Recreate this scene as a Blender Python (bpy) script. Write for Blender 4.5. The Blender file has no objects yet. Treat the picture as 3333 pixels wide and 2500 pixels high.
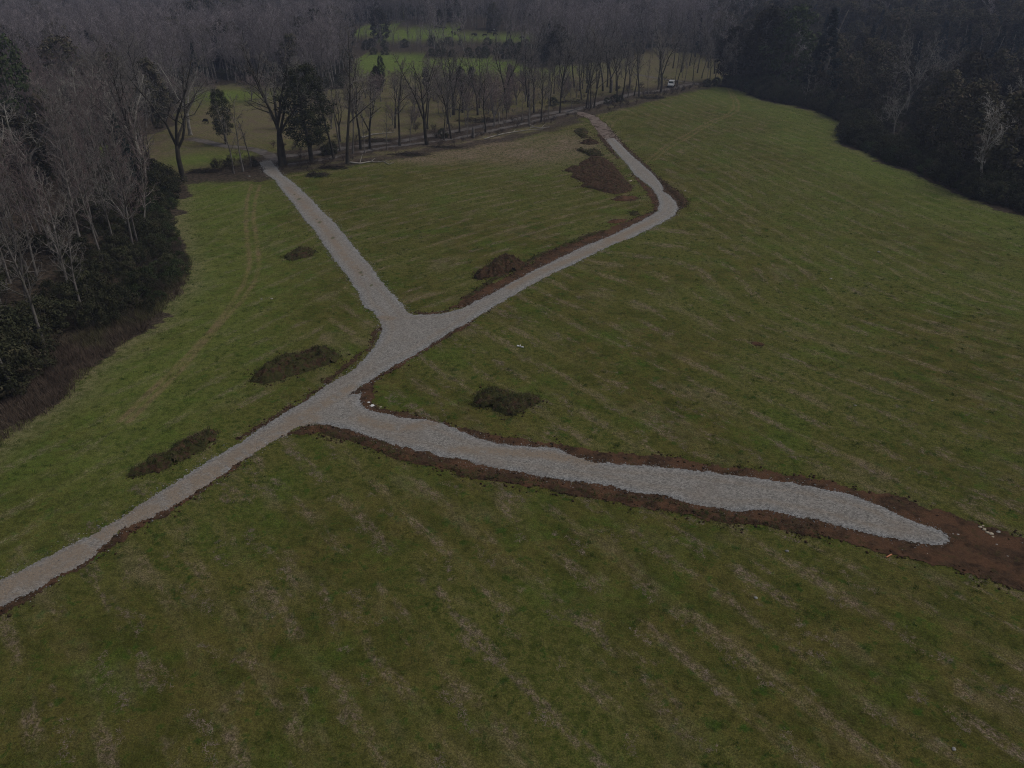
import bpy, bmesh, math, random
import numpy as np
from mathutils import Vector, Matrix

# ---------------------------------------------------------------- camera, sky, sun, exposure
scene = bpy.context.scene
R = math.radians
CAM_H, PITCH = 40.0, 28.5
cam_d = bpy.data.cameras.new('camera')
cam_d.sensor_width = 36.0
cam_d.lens = 36.0 * 2536.0 / 3333.0
cam_d.clip_start, cam_d.clip_end = 0.5, 9000.0
cam = bpy.data.objects.new('camera', cam_d)
cam.location = (0, 0, CAM_H)
cam.rotation_euler = (R(90 - PITCH), 0, 0)
scene.collection.objects.link(cam)
scene.camera = cam

SUN_EL, SUN_AZ = 56.0, 82.0           # soft sun behind cloud, off to the right: the right wood turns its shaded side, the left wood its lit side
world = bpy.data.worlds.new('World'); scene.world = world
world.use_nodes = True
wn = world.node_tree; wn.nodes.clear()
sky = wn.nodes.new('ShaderNodeTexSky'); sky.sky_type = 'NISHITA'; sky.sun_disc = False
sky.sun_elevation = R(SUN_EL); sky.sun_rotation = R(SUN_AZ)
sky.air_density, sky.dust_density, sky.ozone_density = 1.0, 4.0, 1.0
hsv = wn.nodes.new('ShaderNodeHueSaturation'); hsv.inputs['Saturation'].default_value = 0.38
bg = wn.nodes.new('ShaderNodeBackground'); bg.inputs['Strength'].default_value = 0.088
wo = wn.nodes.new('ShaderNodeOutputWorld')
wn.links.new(sky.outputs[0], hsv.inputs['Color']); wn.links.new(hsv.outputs[0], bg.inputs[0]); wn.links.new(bg.outputs[0], wo.inputs[0])

sun_d = bpy.data.lights.new('sun', 'SUN'); sun_d.energy = 1.1; sun_d.angle = R(24); sun_d.color = (1.0, 0.95, 0.88)
sun = bpy.data.objects.new('sun', sun_d)
_a = R(SUN_AZ)
sdir = Vector((math.sin(_a) * math.cos(R(SUN_EL)), math.cos(_a) * math.cos(R(SUN_EL)), math.sin(R(SUN_EL))))
sun.rotation_euler = sdir.to_track_quat('Z', 'Y').to_euler()
sun.location = (0, -50, 120)
scene.collection.objects.link(sun)

scene.view_settings.view_transform = 'Standard'; scene.view_settings.look = 'None'
scene.view_settings.gamma = 1.0; scene.view_settings.use_curve_mapping = False
scene.view_settings.exposure = -0.45
scene.cycles.max_bounces = 4; scene.cycles.diffuse_bounces = 2; scene.cycles.glossy_bounces = 2
scene.cycles.transparent_max_bounces = 4; scene.cycles.volume_bounces = 0
scene.cycles.use_denoising = True; scene.cycles.denoising_prefilter = 'NONE'
scene.cycles.pixel_filter_type = 'BLACKMAN_HARRIS'; scene.cycles.filter_width = 1.1

# ---------------------------------------------------------------- helpers
C = scene.collection
rng = random.Random(11)
nrng = np.random.default_rng(5)

def hash2(ix, iy, seed):
    n = (ix.astype(np.int64) * 374761393 + iy.astype(np.int64) * 668265263 + seed * 1442695041) & 0x7fffffff
    n = ((n ^ (n >> 13)) * 1274126177) & 0x7fffffff
    return ((n ^ (n >> 16)) & 0xffff) / 65535.0

def vnoise(x, y, seed=0):
    x = np.asarray(x, float); y = np.asarray(y, float)
    ix, iy = np.floor(x), np.floor(y)
    fx, fy = x - ix, y - iy
    fx = fx * fx * (3 - 2 * fx); fy = fy * fy * (3 - 2 * fy)
    a = hash2(ix, iy, seed); b = hash2(ix + 1, iy, seed); c = hash2(ix, iy + 1, seed); d = hash2(ix + 1, iy + 1, seed)
    return (a + (b - a) * fx) * (1 - fy) + (c + (d - c) * fx) * fy

def fbm(x, y, seed=0, octs=3):
    s = 0; a = 0.5; t = 0
    for k in range(octs):
        s = s + a * vnoise(x * 2 ** k, y * 2 ** k, seed + 17 * k); t += a; a *= 0.5
    return s / t

def sstep(a, b, x):
    t = np.clip((np.asarray(x, float) - a) / (b - a), 0, 1)
    return t * t * (3 - 2 * t)

def ground_h(x, y):
    x = np.asarray(x, float); y = np.asarray(y, float)
    h = 0.45 * (np.sin(x * .061 + 1.3) * np.cos(y * .048 + .4))
    h = h + 0.015 * np.clip(y - 340, 0, 560) + 0.10 * np.clip(y - 900, 0, 900)
    h = h + 8.0 * np.exp(-(((x + 15) / 80) ** 2 + ((y - 520) / 60) ** 2))
    h = h + 0.06 * np.clip(x - 115, 0, 300) * sstep(60, 200, y)
    return h

def gh(x, y):
    return float(ground_h(x, y))

FPX = 2536.0
SP, CP = math.sin(R(PITCH)), math.cos(R(PITCH))
def at(px, py):
    """ground point seen at photograph pixel (px, py)"""
    u = (px - 1666.5) / FPX; v = (py - 1250.0) / FPX
    dx, dy, dz = u, CP - v * SP, -SP - v * CP
    t = 10.0; st = 4.0
    while t < 3000:
        if CAM_H + dz * t < gh(dx * t, dy * t): break
        t += st
    lo, hi = t - st, t
    for _ in range(24):
        m = (lo + hi) / 2
        if CAM_H + dz * m < gh(dx * m, dy * m): hi = m
        else: lo = m
    return (dx * lo, dy * lo)

CROPS = {'C1': (0, 1200, 1.952), 'C2': (800, 1150, 2.212), 'C3': (1700, 1350, 2.655), 'C4': (2500, 1450, 2.655), 'C5': (800, 500, 2.766),
         'C6': (1700, 330, 3.16), 'R6': (700, 700, 1.8433), 'R7': (1500, 400, 2.212), 'R5': (0, 600, 1.843), 'R4': (2333, 0, 2.212),
         'R3': (1600, 0, 2.212), 'R2': (800, 0, 2.212), 'Z1': (500, 250, 4.424), 'Z2': (950, 200, 4.424), 'Z3': (1400, 150, 4.424),
         'Z4': (1850, 50, 4.022), 'Z5': (1000, 0, 2.765), 'S': (0, 0, 1.0), 'O': (0, 0, 1 / 1.5068)}
def P(crop, pts):
    ox, oy, s = CROPS[crop]
    return [at(ox + x / s, oy + y / s) for x, y in pts]

def densify(poly, step, amp, seed, closed=True):
    pts = np.array(poly, float); out = []
    n = len(pts); acc = 0
    for i in range(n if closed else n - 1):
        a, b = pts[i], pts[(i + 1) % n]
        L = np.hypot(*(b - a)); k = max(1, int(L / step))
        for j in range(k):
            out.append(a + (b - a) * j / k)
    out = np.array(out)
    if amp > 0:
        out[:, 0] += amp * (2 * fbm(out[:, 0] * .9, out[:, 1] * .9, seed) - 1) + amp * .8 * (2 * vnoise(out[:, 0] * 3.1, out[:, 1] * 3.1, seed + 3) - 1)
        out[:, 1] += amp * (2 * fbm(out[:, 0] * .9 + 40, out[:, 1] * .9, seed + 5) - 1) + amp * .8 * (2 * vnoise(out[:, 0] * 3.1 + 9, out[:, 1] * 3.1, seed + 8) - 1)
    return out

def inside(px, py, poly):
    poly = np.asarray(poly, float); px = np.asarray(px, float); py = np.asarray(py, float)
    r = np.zeros(px.shape, bool)
    x0, y0 = poly[:, 0], poly[:, 1]; x1, y1 = np.roll(x0, -1), np.roll(y0, -1)
    bb = (px >= x0.min()) & (px <= x0.max()) & (py >= y0.min()) & (py <= y0.max())
    if not bb.any(): return r
    qx, qy = px[bb], py[bb]; q = np.zeros(qx.shape, bool)
    for a, b, c, d in zip(x0, y0, x1, y1):
        if b == d: continue
        m = (b > qy) != (d > qy)
        q ^= m & (qx < (c - a) * (qy - b) / (d - b) + a)
    r[bb] = q
    return r

def pdist(px, py, line, closed=True):
    line = np.asarray(line, float); px = np.asarray(px, float); py = np.asarray(py, float)
    best = np.full(px.shape, 1e9)
    n = len(line)
    for i in range(n if closed else n - 1):
        ax, ay = line[i]; bx, by = line[(i + 1) % n]
        dx, dy = bx - ax, by - ay; q = dx * dx + dy * dy
        if q < 1e-12: continue
        t = np.clip(((px - ax) * dx + (py - ay) * dy) / q, 0, 1)
        best = np.minimum(best, (px - ax - t * dx) ** 2 + (py - ay - t * dy) ** 2)
    return np.sqrt(best)

def scanfill(poly, res):
    poly = np.asarray(poly, float)
    x0, y0 = poly.min(0) - res; x1, y1 = poly.max(0) + res
    nx, ny = int((x1 - x0) / res) + 1, int((y1 - y0) / res) + 1
    g = np.zeros((ny, nx), bool)
    ax, ay = poly[:, 0], poly[:, 1]; bx, by = np.roll(ax, -1), np.roll(ay, -1)
    for j in range(ny):
        y = y0 + (j + .5) * res
        m = (ay > y) != (by > y)
        if not m.any(): continue
        xs = np.sort(ax[m] + (y - ay[m]) * (bx[m] - ax[m]) / (by[m] - ay[m]))
        for k in range(0, len(xs) - 1, 2):
            i0 = int(math.ceil((xs[k] - x0) / res - .5)); i1 = int(math.floor((xs[k + 1] - x0) / res - .5))
            g[j, max(i0, 0):i1 + 1] = True
    return g, x0, y0

def np_mesh(name, verts, faces, mats=None, midx=None, smooth=False):
    """faces: (n,k) array or list of such arrays"""
    me = bpy.data.meshes.new(name)
    fl = faces if isinstance(faces, list) else [faces]
    fl = [np.asarray(f, np.int32) for f in fl if len(f)]
    verts = np.asarray(verts, np.float32)
    me.vertices.add(len(verts)); me.vertices.foreach_set('co', verts.ravel())
    tot = np.concatenate([np.full(len(f), f.shape[1], np.int32) for f in fl])
    loops = np.concatenate([f.ravel() for f in fl])
    me.loops.add(len(loops)); me.loops.foreach_set('vertex_index', loops)
    st = np.zeros(len(tot), np.int32); st[1:] = np.cumsum(tot)[:-1]
    me.polygons.add(len(tot)); me.polygons.foreach_set('loop_start', st); me.polygons.foreach_set('loop_total', tot)
    if midx is not None: me.polygons.foreach_set('material_index', np.asarray(midx, np.int32))
    if smooth: me.polygons.foreach_set('use_smooth', np.ones(len(tot), bool))
    for m in mats or []: me.materials.append(m)
    me.update(); me.validate()
    return me

def link(name, me, parent=None, loc=None):
    o = bpy.data.objects.new(name, me); C.objects.link(o)
    if parent is not None: o.parent = parent
    if loc is not None: o.location = loc
    return o

def tag(o, label=None, cat=None, group=None, kind=None):
    if label: o['label'] = label
    if cat: o['category'] = cat
    if group: o['group'] = group
    if kind: o['kind'] = kind
    return o

class MB:
    def __init__(s): s.v = []; s.f3 = []; s.f4 = []; s.n = 0
    def tube(s, pts, rad, sides, cap=True):
        pts = [Vector(p) for p in pts]
        k = len(pts); base = s.n
        for i, p in enumerate(pts):
            d = (pts[min(i + 1, k - 1)] - pts[max(i - 1, 0)])
            d = d.normalized() if d.length > 1e-9 else Vector((0, 0, 1))
            a = d.orthogonal().normalized() if i == 0 else (a - d * a.dot(d)).normalized()
            b = d.cross(a)
            for j in range(sides):
                t = 2 * math.pi * j / sides
                s.v.append(p + (a * math.cos(t) + b * math.sin(t)) * rad[i])
        s.n += k * sides
        for i in range(k - 1):
            for j in range(sides):
                q = base + i * sides
                s.f4.append((q + j, q + (j + 1) % sides, q + sides + (j + 1) % sides, q + sides + j))
        if cap:
            s.v.append(pts[-1] + (pts[-1] - pts[-2]).normalized() * rad[-1]); s.n += 1
            q = base + (k - 1) * sides
            for j in range(sides): s.f3.append((q + j, q + (j + 1) % sides, s.n - 1))
    def spike(s, p, q, r):
        d = (q - p); a = d.orthogonal().normalized(); b = d.normalized().cross(a); n = s.n
        for j in range(3):
            t = 2.0944 * j
            s.v.append(p + (a * math.cos(t) + b * math.sin(t)) * r)
        s.v.append(q); s.n += 4
        s.f3 += [(n, n + 1, n + 3), (n + 1, n + 2, n + 3), (n + 2, n, n + 3)]
    def quad(s, c, u, w):
        n = s.n; s.v += [c - u - w, c + u - w, c + u * .7 + w, c - u * .7 + w]; s.n += 4
        s.f4.append((n, n + 1, n + 2, n + 3))
    def tri(s, a, b, c):
        n = s.n; s.v += [a, b, c]; s.n += 3; s.f3.append((n, n + 1, n + 2))
    def arrays(s):
        return (np.array([tuple(v) for v in s.v], np.float32).reshape(-1, 3), np.array(s.f4, np.int32).reshape(-1, 4), np.array(s.f3, np.int32).reshape(-1, 3))
    def mesh(s, name, mat, smooth=False):
        v, a, b = s.arrays()
        return np_mesh(name, v, [a, b], [mat] if not isinstance(mat, list) else mat, None, smooth)

# ---------------------------------------------------------------- materials
def new_mat(name):
    m = bpy.data.materials.new(name); m.use_nodes = True
    nt = m.node_tree; nt.nodes.clear()
    out = nt.nodes.new('ShaderNodeOutputMaterial'); b = nt.nodes.new('ShaderNodeBsdfPrincipled')
    b.inputs['Roughness'].default_value = 0.95; b.inputs['Specular IOR Level'].default_value = 0.08
    nt.links.new(b.outputs[0], out.inputs[0])
    return m, nt, b

class NT:
    """tiny node helper"""
    def __init__(s, nt): s.nt = nt
    def n(s, t, **kw):
        x = s.nt.nodes.new(t)
        for k, v in kw.items(): setattr(x, k, v)
        return x
    def set(s, sock, v):
        if hasattr(v, 'is_output') or isinstance(v, bpy.types.NodeSocket): s.nt.links.new(v, sock)
        else: sock.default_value = v
    def math(s, op, a, b=None, c=None, clamp=False):
        x = s.n('ShaderNodeMath', operation=op, use_clamp=clamp); s.set(x.inputs[0], a)
        if b is not None: s.set(x.inputs[1], b)
        if c is not None: s.set(x.inputs[2], c)
        return x.outputs[0]
    def noise(s, vec, scale, detail=3, rough=.55, dist=0.0):
        x = s.n('ShaderNodeTexNoise'); s.set(x.inputs['Vector'], vec)
        x.inputs['Scale'].default_value = scale; x.inputs['Detail'].default_value = detail
        x.inputs['Roughness'].default_value = rough; x.inputs['Distortion'].default_value = dist
        return x.outputs['Fac']
    def step(s, v, a, b, inv=False):
        x = s.n('ShaderNodeMapRange'); x.interpolation_type = 'SMOOTHSTEP'
        s.set(x.inputs['Value'], v); x.inputs['From Min'].default_value = a; x.inputs['From Max'].default_value = b
        x.inputs['To Min'].default_value = 1.0 if inv else 0.0; x.inputs['To Max'].default_value = 0.0 if inv else 1.0
        return x.outputs['Result']
    def mix(s, f, a, b, blend='MIX'):
        x = s.n('ShaderNodeMix', data_type='RGBA', blend_type=blend)
        s.set(x.inputs[0], f); s.set(x.inputs[6], col(a)); s.set(x.inputs[7], col(b))
        return x.outputs[2]
    def pos(s): return s.n('ShaderNodeNewGeometry').outputs['Position']
    def attr(s, name):
        return s.n('ShaderNodeAttribute', attribute_name=name)
    def mapv(s, vec, scale, loc=(0, 0, 0)):
        x = s.n('ShaderNodeMapping'); s.set(x.inputs['Vector'], vec)
        x.inputs['Scale'].default_value = scale; x.inputs['Location'].default_value = loc
        return x.outputs[0]
    def sep(s, c):
        x = s.n('ShaderNodeSeparateColor'); s.set(x.inputs[0], c); return x.outputs
    def bump(s, h, strength, dist):
        x = s.n('ShaderNodeBump'); x.inputs['Strength'].default_value = strength; x.inputs['Distance'].default_value = dist
        s.set(x.inputs['Height'], h); return x.outputs[0]

def col(c):
    return tuple(c) + (1.0,) if isinstance(c, (tuple, list)) and len(c) == 3 else c

def simple_mat(name, c1, c2, scale=2.0, rough=.95, rand=0.0, spec=.08, c3=None, obj=True):
    m, nt, b = new_mat(name); N = NT(nt)
    vec = N.n('ShaderNodeTexCoord').outputs['Object'] if obj else N.pos()
    f = N.step(N.noise(vec, scale, 4), .33, .67)
    c = N.mix(f, c1, c2)
    if c3 is not None:
        c = N.mix(N.step(N.noise(vec, scale * .37, 2), .5, .66), c, c3)
    if rand > 0:
        r = N.n('ShaderNodeObjectInfo').outputs['Random']
        k = N.math('MULTIPLY_ADD', r, 2 * rand, 1 - rand)
        x = N.n('ShaderNodeHueSaturation'); N.set(x.inputs['Color'], c); N.set(x.inputs['Value'], k); c = x.outputs[0]
    N.set(b.inputs['Base Color'], c); b.inputs['Roughness'].default_value = rough; b.inputs['Specular IOR Level'].default_value = spec
    return m

M = {}
M['bark'] = simple_mat('bark', (.13, .115, .105), (.23, .21, .19), 1.2, rand=.3, c3=(.075, .075, .05))
M['bark_pale'] = simple_mat('bark_pale', (.17, .155, .135), (.34, .32, .285), .9, rand=.2, c3=(.12, .115, .08))
M['bark_moss'] = simple_mat('bark_moss', (.042, .036, .030), (.078, .070, .052), .8, rand=.2)
M['twig_red'] = simple_mat('twig_red', (.15, .110, .106), (.215, .163, .156), .4, rand=.25)
M['twig_grey'] = simple_mat('twig_grey', (.14, .125, .113), (.23, .21, .195), .4, rand=.25)
M['twig_pale'] = simple_mat('twig_pale', (.22, .20, .18), (.42, .395, .36), .4, rand=.2)
M['twig_far'] = simple_mat('twig_far', (.155, .132, .138), (.265, .232, .242), .3, rand=.3)
M['leaf_dark'] = simple_mat('leaf_dark', (.032, .031, .017), (.082, .074, .042), .9, rand=.5, c3=(.105, .085, .060))
M['leaf_deep'] = simple_mat('leaf_deep', (.020, .024, .012), (.044, .048, .023), .9, rand=.3)
M['leaf_green'] = simple_mat('leaf_green', (.028, .042, .017), (.060, .074, .032), .9, rand=.3)
M['leaf_blue'] = simple_mat('leaf_blue', (.014, .022, .019), (.027, .037, .031), .9, rand=.3)
M['leaf_bramble'] = simple_mat('leaf_bramble', (.028, .032, .016), (.068, .069, .036), .9, rand=.35, c3=(.075, .06, .040))
M['leaf_yellow'] = simple_mat('leaf_yellow', (.20, .19, .04), (.32, .29, .06), .9)
M['turf'] = simple_mat('turf', (.034, .046, .014), (.080, .076, .030), 1.2, c3=(.10, .075, .045))
M['bramble'] = simple_mat('bramble', (.045, .036, .028), (.085, .066, .052), .5, rand=.3, c3=(.04, .045, .02))
M['weed'] = simple_mat('weed', (.072, .052, .040), (.125, .092, .070), .3, obj=False, c3=(.09, .085, .04))

def ground_material():
    m, nt, b = new_mat('meadow'); N = NT(nt); pos = N.pos()
    mow = N.attr('mow').outputs['Vector']
    ma = N.sep(N.attr('ma').outputs['Color']); mb = N.sep(N.attr('mb').outputs['Color'])
    big = N.noise(pos, .045, 3); mid = N.noise(pos, .33, 4, .6); small = N.noise(pos, 1.7, 4, .6); fine = N.noise(pos, 9.0, 4, .7); blade = N.noise(pos, 26.0, 2, .7)
    c = N.mix(N.step(mid, .36, .64), (.072, .075, .017), (.118, .104, .030))
    c = N.mix(N.step(big, .40, .62), c, N.mix(N.step(small, .35, .65), (.080, .096, .020), (.128, .116, .036)))
    c = N.mix(N.math('MULTIPLY', N.step(small, .54, .68), .85), c, (.038, .060, .011))
    c = N.mix(N.math('MULTIPLY', N.step(N.noise(N.mapv(pos, (1, 1, 1), (31, 7, 0)), .8, 3, .6), .58, .70), .75), c, (.034, .072, .010))
    c = N.mix(N.math('MULTIPLY', N.step(N.noise(N.mapv(pos, (1, 1, 1), (131, 47, 0)), .13, 4, .65), .50, .68), .55), c, (.068, .106, .016))
    # dry mown streaks, along the rows: short broken dashes of hay
    st = N.noise(N.mapv(mow, (.50, .20, 1)), 1.0, 3, .6, .4)
    rw = N.n('ShaderNodeTexWave', wave_type='BANDS', bands_direction='X', wave_profile='SIN')
    N.set(rw.inputs['Vector'], mow); rw.inputs['Scale'].default_value = .095; rw.inputs['Distortion'].default_value = 2.6
    rw.inputs['Detail'].default_value = 3; rw.inputs['Detail Scale'].default_value = .4
    rows = N.step(rw.outputs['Fac'], .62, .95)
    brk = N.noise(N.mapv(mow, (2.8, 1.8, 1)), 1.0, 5, .8, .6)
    s1 = N.math('MULTIPLY', N.step(st, .46, .60), rows)
    s1 = N.math('MULTIPLY', s1, N.step(brk, .40, .60))
    s2 = N.math('MULTIPLY', N.step(st, .60, .68), N.step(brk, .44, .58))
    s = N.math('MAXIMUM', s1, N.math('MULTIPLY', s2, .8))
    pink = N.mix(N.step(fine, .3, .7), (.13, .092, .078), (.29, .212, .182))
    tan = N.mix(N.step(fine, .3, .7), (.14, .115, .05), (.23, .185, .095))
    dry = N.mix(N.step(N.noise(pos, .21, 2), .54, .72), pink, tan)
    c = N.mix(N.math('MULTIPLY', s, .66), c, dry)
    # faint continuous mowing rows
    rl = N.math('MULTIPLY', N.step(rw.outputs['Fac'], .45, .95), N.step(N.noise(N.mapv(mow, (.12, .03, 1), (3, 3, 0)), 1.0, 2), .40, .62))
    c = N.mix(N.math('MULTIPLY', N.math('MULTIPLY', rl, N.step(brk, .30, .55)), .26), c, tan)
    # loose tan haze of dead grass
    c = N.mix(N.math('MULTIPLY', N.step(N.noise(N.mapv(mow, (.5, .2, 1), (9, 4, 0)), .55, 4, .6), .52, .74), .40), c, N.mix(mid, tan, pink))
    # painted regions
    c = N.mix(N.math('MULTIPLY', ma[0], N.step(small, .25, .6)), c, N.mix(N.step(fine, .3, .7), (.15, .11, .08), (.235, .18, .13)))
    c = N.mix(mb[1], c, N.mix(N.step(mid, .3, .7), (.104, .155, .030), (.148, .198, .043)))
    c = N.mix(N.math('MULTIPLY', mb[2], .8), c, N.mix(N.step(mid, .35, .65), (.15, .135, .065), (.14, .105, .08)))
    c = N.mix(mb[0], c, N.mix(N.step(mid, .35, .62), (.19, .165, .06), (.22, .145, .095)))
    c = N.mix(ma[2], c, N.mix(N.step(small, .35, .65), (.038, .029, .023), (.075, .057, .045)))
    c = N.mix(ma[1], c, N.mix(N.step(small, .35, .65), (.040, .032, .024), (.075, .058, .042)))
    # leaf-scale light and dark
    k = N.math('MULTIPLY_ADD', fine, 2.5, -.24); k2 = N.math('MULTIPLY_ADD', blade, 1.9, .05)
    x = N.n('ShaderNodeHueSaturation'); N.set(x.inputs['Color'], c); N.set(x.inputs['Value'], N.math('MULTIPLY', N.math('MULTIPLY', k, k2), N.math('MULTIPLY_ADD', small, 1.5, .25)))
    N.set(b.inputs['Base Color'], x.outputs[0]); b.inputs['Roughness'].default_value = 1.0; b.inputs['Specular IOR Level'].default_value = .03
    hgt = N.math('ADD', N.math('MULTIPLY', fine, .6), N.math('ADD', N.math('MULTIPLY', small, 1.2), N.math('MULTIPLY', blade, .3)))
    N.set(b.inputs['Normal'], N.bump(hgt, .9, .16))
    return m

def gravel_material():
    m, nt, b = new_mat('gravel'); N = NT(nt); pos = N.pos()
    e = N.attr('edge').outputs['Fac']       # metres in from the edge
    mid = N.noise(pos, .5, 3); fine = N.noise(pos, 7.0, 4, .75)
    v = N.n('ShaderNodeTexVoronoi'); N.set(v.inputs['Vector'], pos); v.inputs['Scale'].default_value = 7.5
    stone = N.sep(v.outputs['Color'])[0]
    c = N.mix(stone, (.162, .153, .141), (.33, .311, .288))
    loose = N.math('MULTIPLY', N.step(N.math('ADD', e, N.math('MULTIPLY', mid, .9)), .55, 1.2, True), .8)
    c = N.mix(loose, c, N.mix(stone, (.15, .152, .155), (.34, .34, .34)))
    # muddy wheel ruts
    mud = N.math('MULTIPLY', N.attr('mud').outputs['Fac'], N.step(N.noise(N.mapv(pos, (1, 1, 1), (9, 2, 0)), .8, 4, .65), .28, .55))
    mud = N.math('MULTIPLY', mud, N.step(fine, .15, .6))
    c = N.mix(N.math('MULTIPLY', mud, .85), c, N.mix(fine, (.21, .158, .11), (.29, .228, .168)))
    c = N.mix(N.math('MULTIPLY', N.step(N.noise(N.mapv(pos, (1, 1, 1), (5, 77, 0)), .16, 3), .52, .68), .35), c, (.22, .185, .155))
    c = N.mix(N.step(N.math('MULTIPLY', N.attr('weed').outputs['Fac'], N.math('ADD', N.noise(pos, 3.5, 3, .7), .35)), .38, .75), c, (.12, .118, .07))
    x = N.n('ShaderNodeHueSaturation'); N.set(x.inputs['Color'], c); N.set(x.inputs['Value'], N.math('MULTIPLY_ADD', fine, .55, .72))
    N.set(b.inputs['Base Color'], x.outputs[0])
    h = N.math('ADD', N.math('MULTIPLY', v.outputs['Distance'], -.6), fine)
    N.set(b.inputs['Normal'], N.bump(h, .8, .06))
    return m

def dirt_material(name, sod=.35, red=1.0):
    m, nt, b = new_mat(name); N = NT(nt); pos = N.pos()
    mid = N.noise(pos, .45, 3, .6); small = N.noise(pos, 2.2, 4, .65); fine = N.noise(pos, 9.0, 4, .7)
    c = N.mix(N.step(small, .3, .7), (.040, .025, .016), (.092, .056, .035))
    c = N.mix(N.math('MULTIPLY', N.step(mid, .42, .62), red), c, N.mix(fine, (.092, .048, .028), (.155, .084, .049)))
    sg = N.math('MULTIPLY', N.step(N.noise(N.mapv(pos, (1, 1, 1), (3, 9, 0)), 1.3, 4, .65), .62 - sod * .35, .72 - sod * .3), min(1.0, sod * 2.2))
    c = N.mix(sg, c, N.mix(fine, (.030, .034, .012), (.078, .072, .028)))
    x = N.n('ShaderNodeHueSaturation'); N.set(x.inputs['Color'], c); N.set(x.inputs['Value'], N.math('MULTIPLY_ADD', fine, 1.0, .5))
    N.set(b.inputs['Base Color'], x.outputs[0]); b.inputs['Roughness'].default_value = 1.0; b.inputs['Specular IOR Level'].default_value = .04
    N.set(b.inputs['Normal'], N.bump(N.math('ADD', small, fine), .9, .12))
    return m
M['ground'] = ground_material(); M['gravel'] = gravel_material()
M['dirt'] = dirt_material('dirt', .2, .8); M['dirt_red'] = dirt_material('dirt_red', .0, 1.0); M['dirt_bank'] = dirt_material('dirt_bank', .34, 1.0)
M['dirt_sod'] = dirt_material('dirt_sod', .6, .1); M['dirt_dark'] = dirt_material('dirt_dark', .3, .12)
M['lane'] = simple_mat('lane', (.095, .082, .074), (.16, .145, .135), .6, obj=False, c3=(.075, .058, .048))
M['clay'] = simple_mat('clay', (.13, .095, .078), (.235, .195, .17), 1.1, obj=False, c3=(.075, .05, .037))
M['stone'] = simple_mat('stone', (.20, .195, .185), (.38, .365, .345), 3.0, rand=.25)
M['stone_tan'] = simple_mat('stone_tan', (.32, .27, .20), (.5, .44, .34), 3.0)
M['plastic_white'] = simple_mat('plastic_white', (.62, .62, .62), (.8, .8, .79), 3.0, rough=.5, spec=.4)
M['plastic_orange'] = simple_mat('plastic_orange', (.55, .20, .09), (.62, .26, .13), 4.0, rough=.5, spec=.4)
M['grass'] = None

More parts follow.
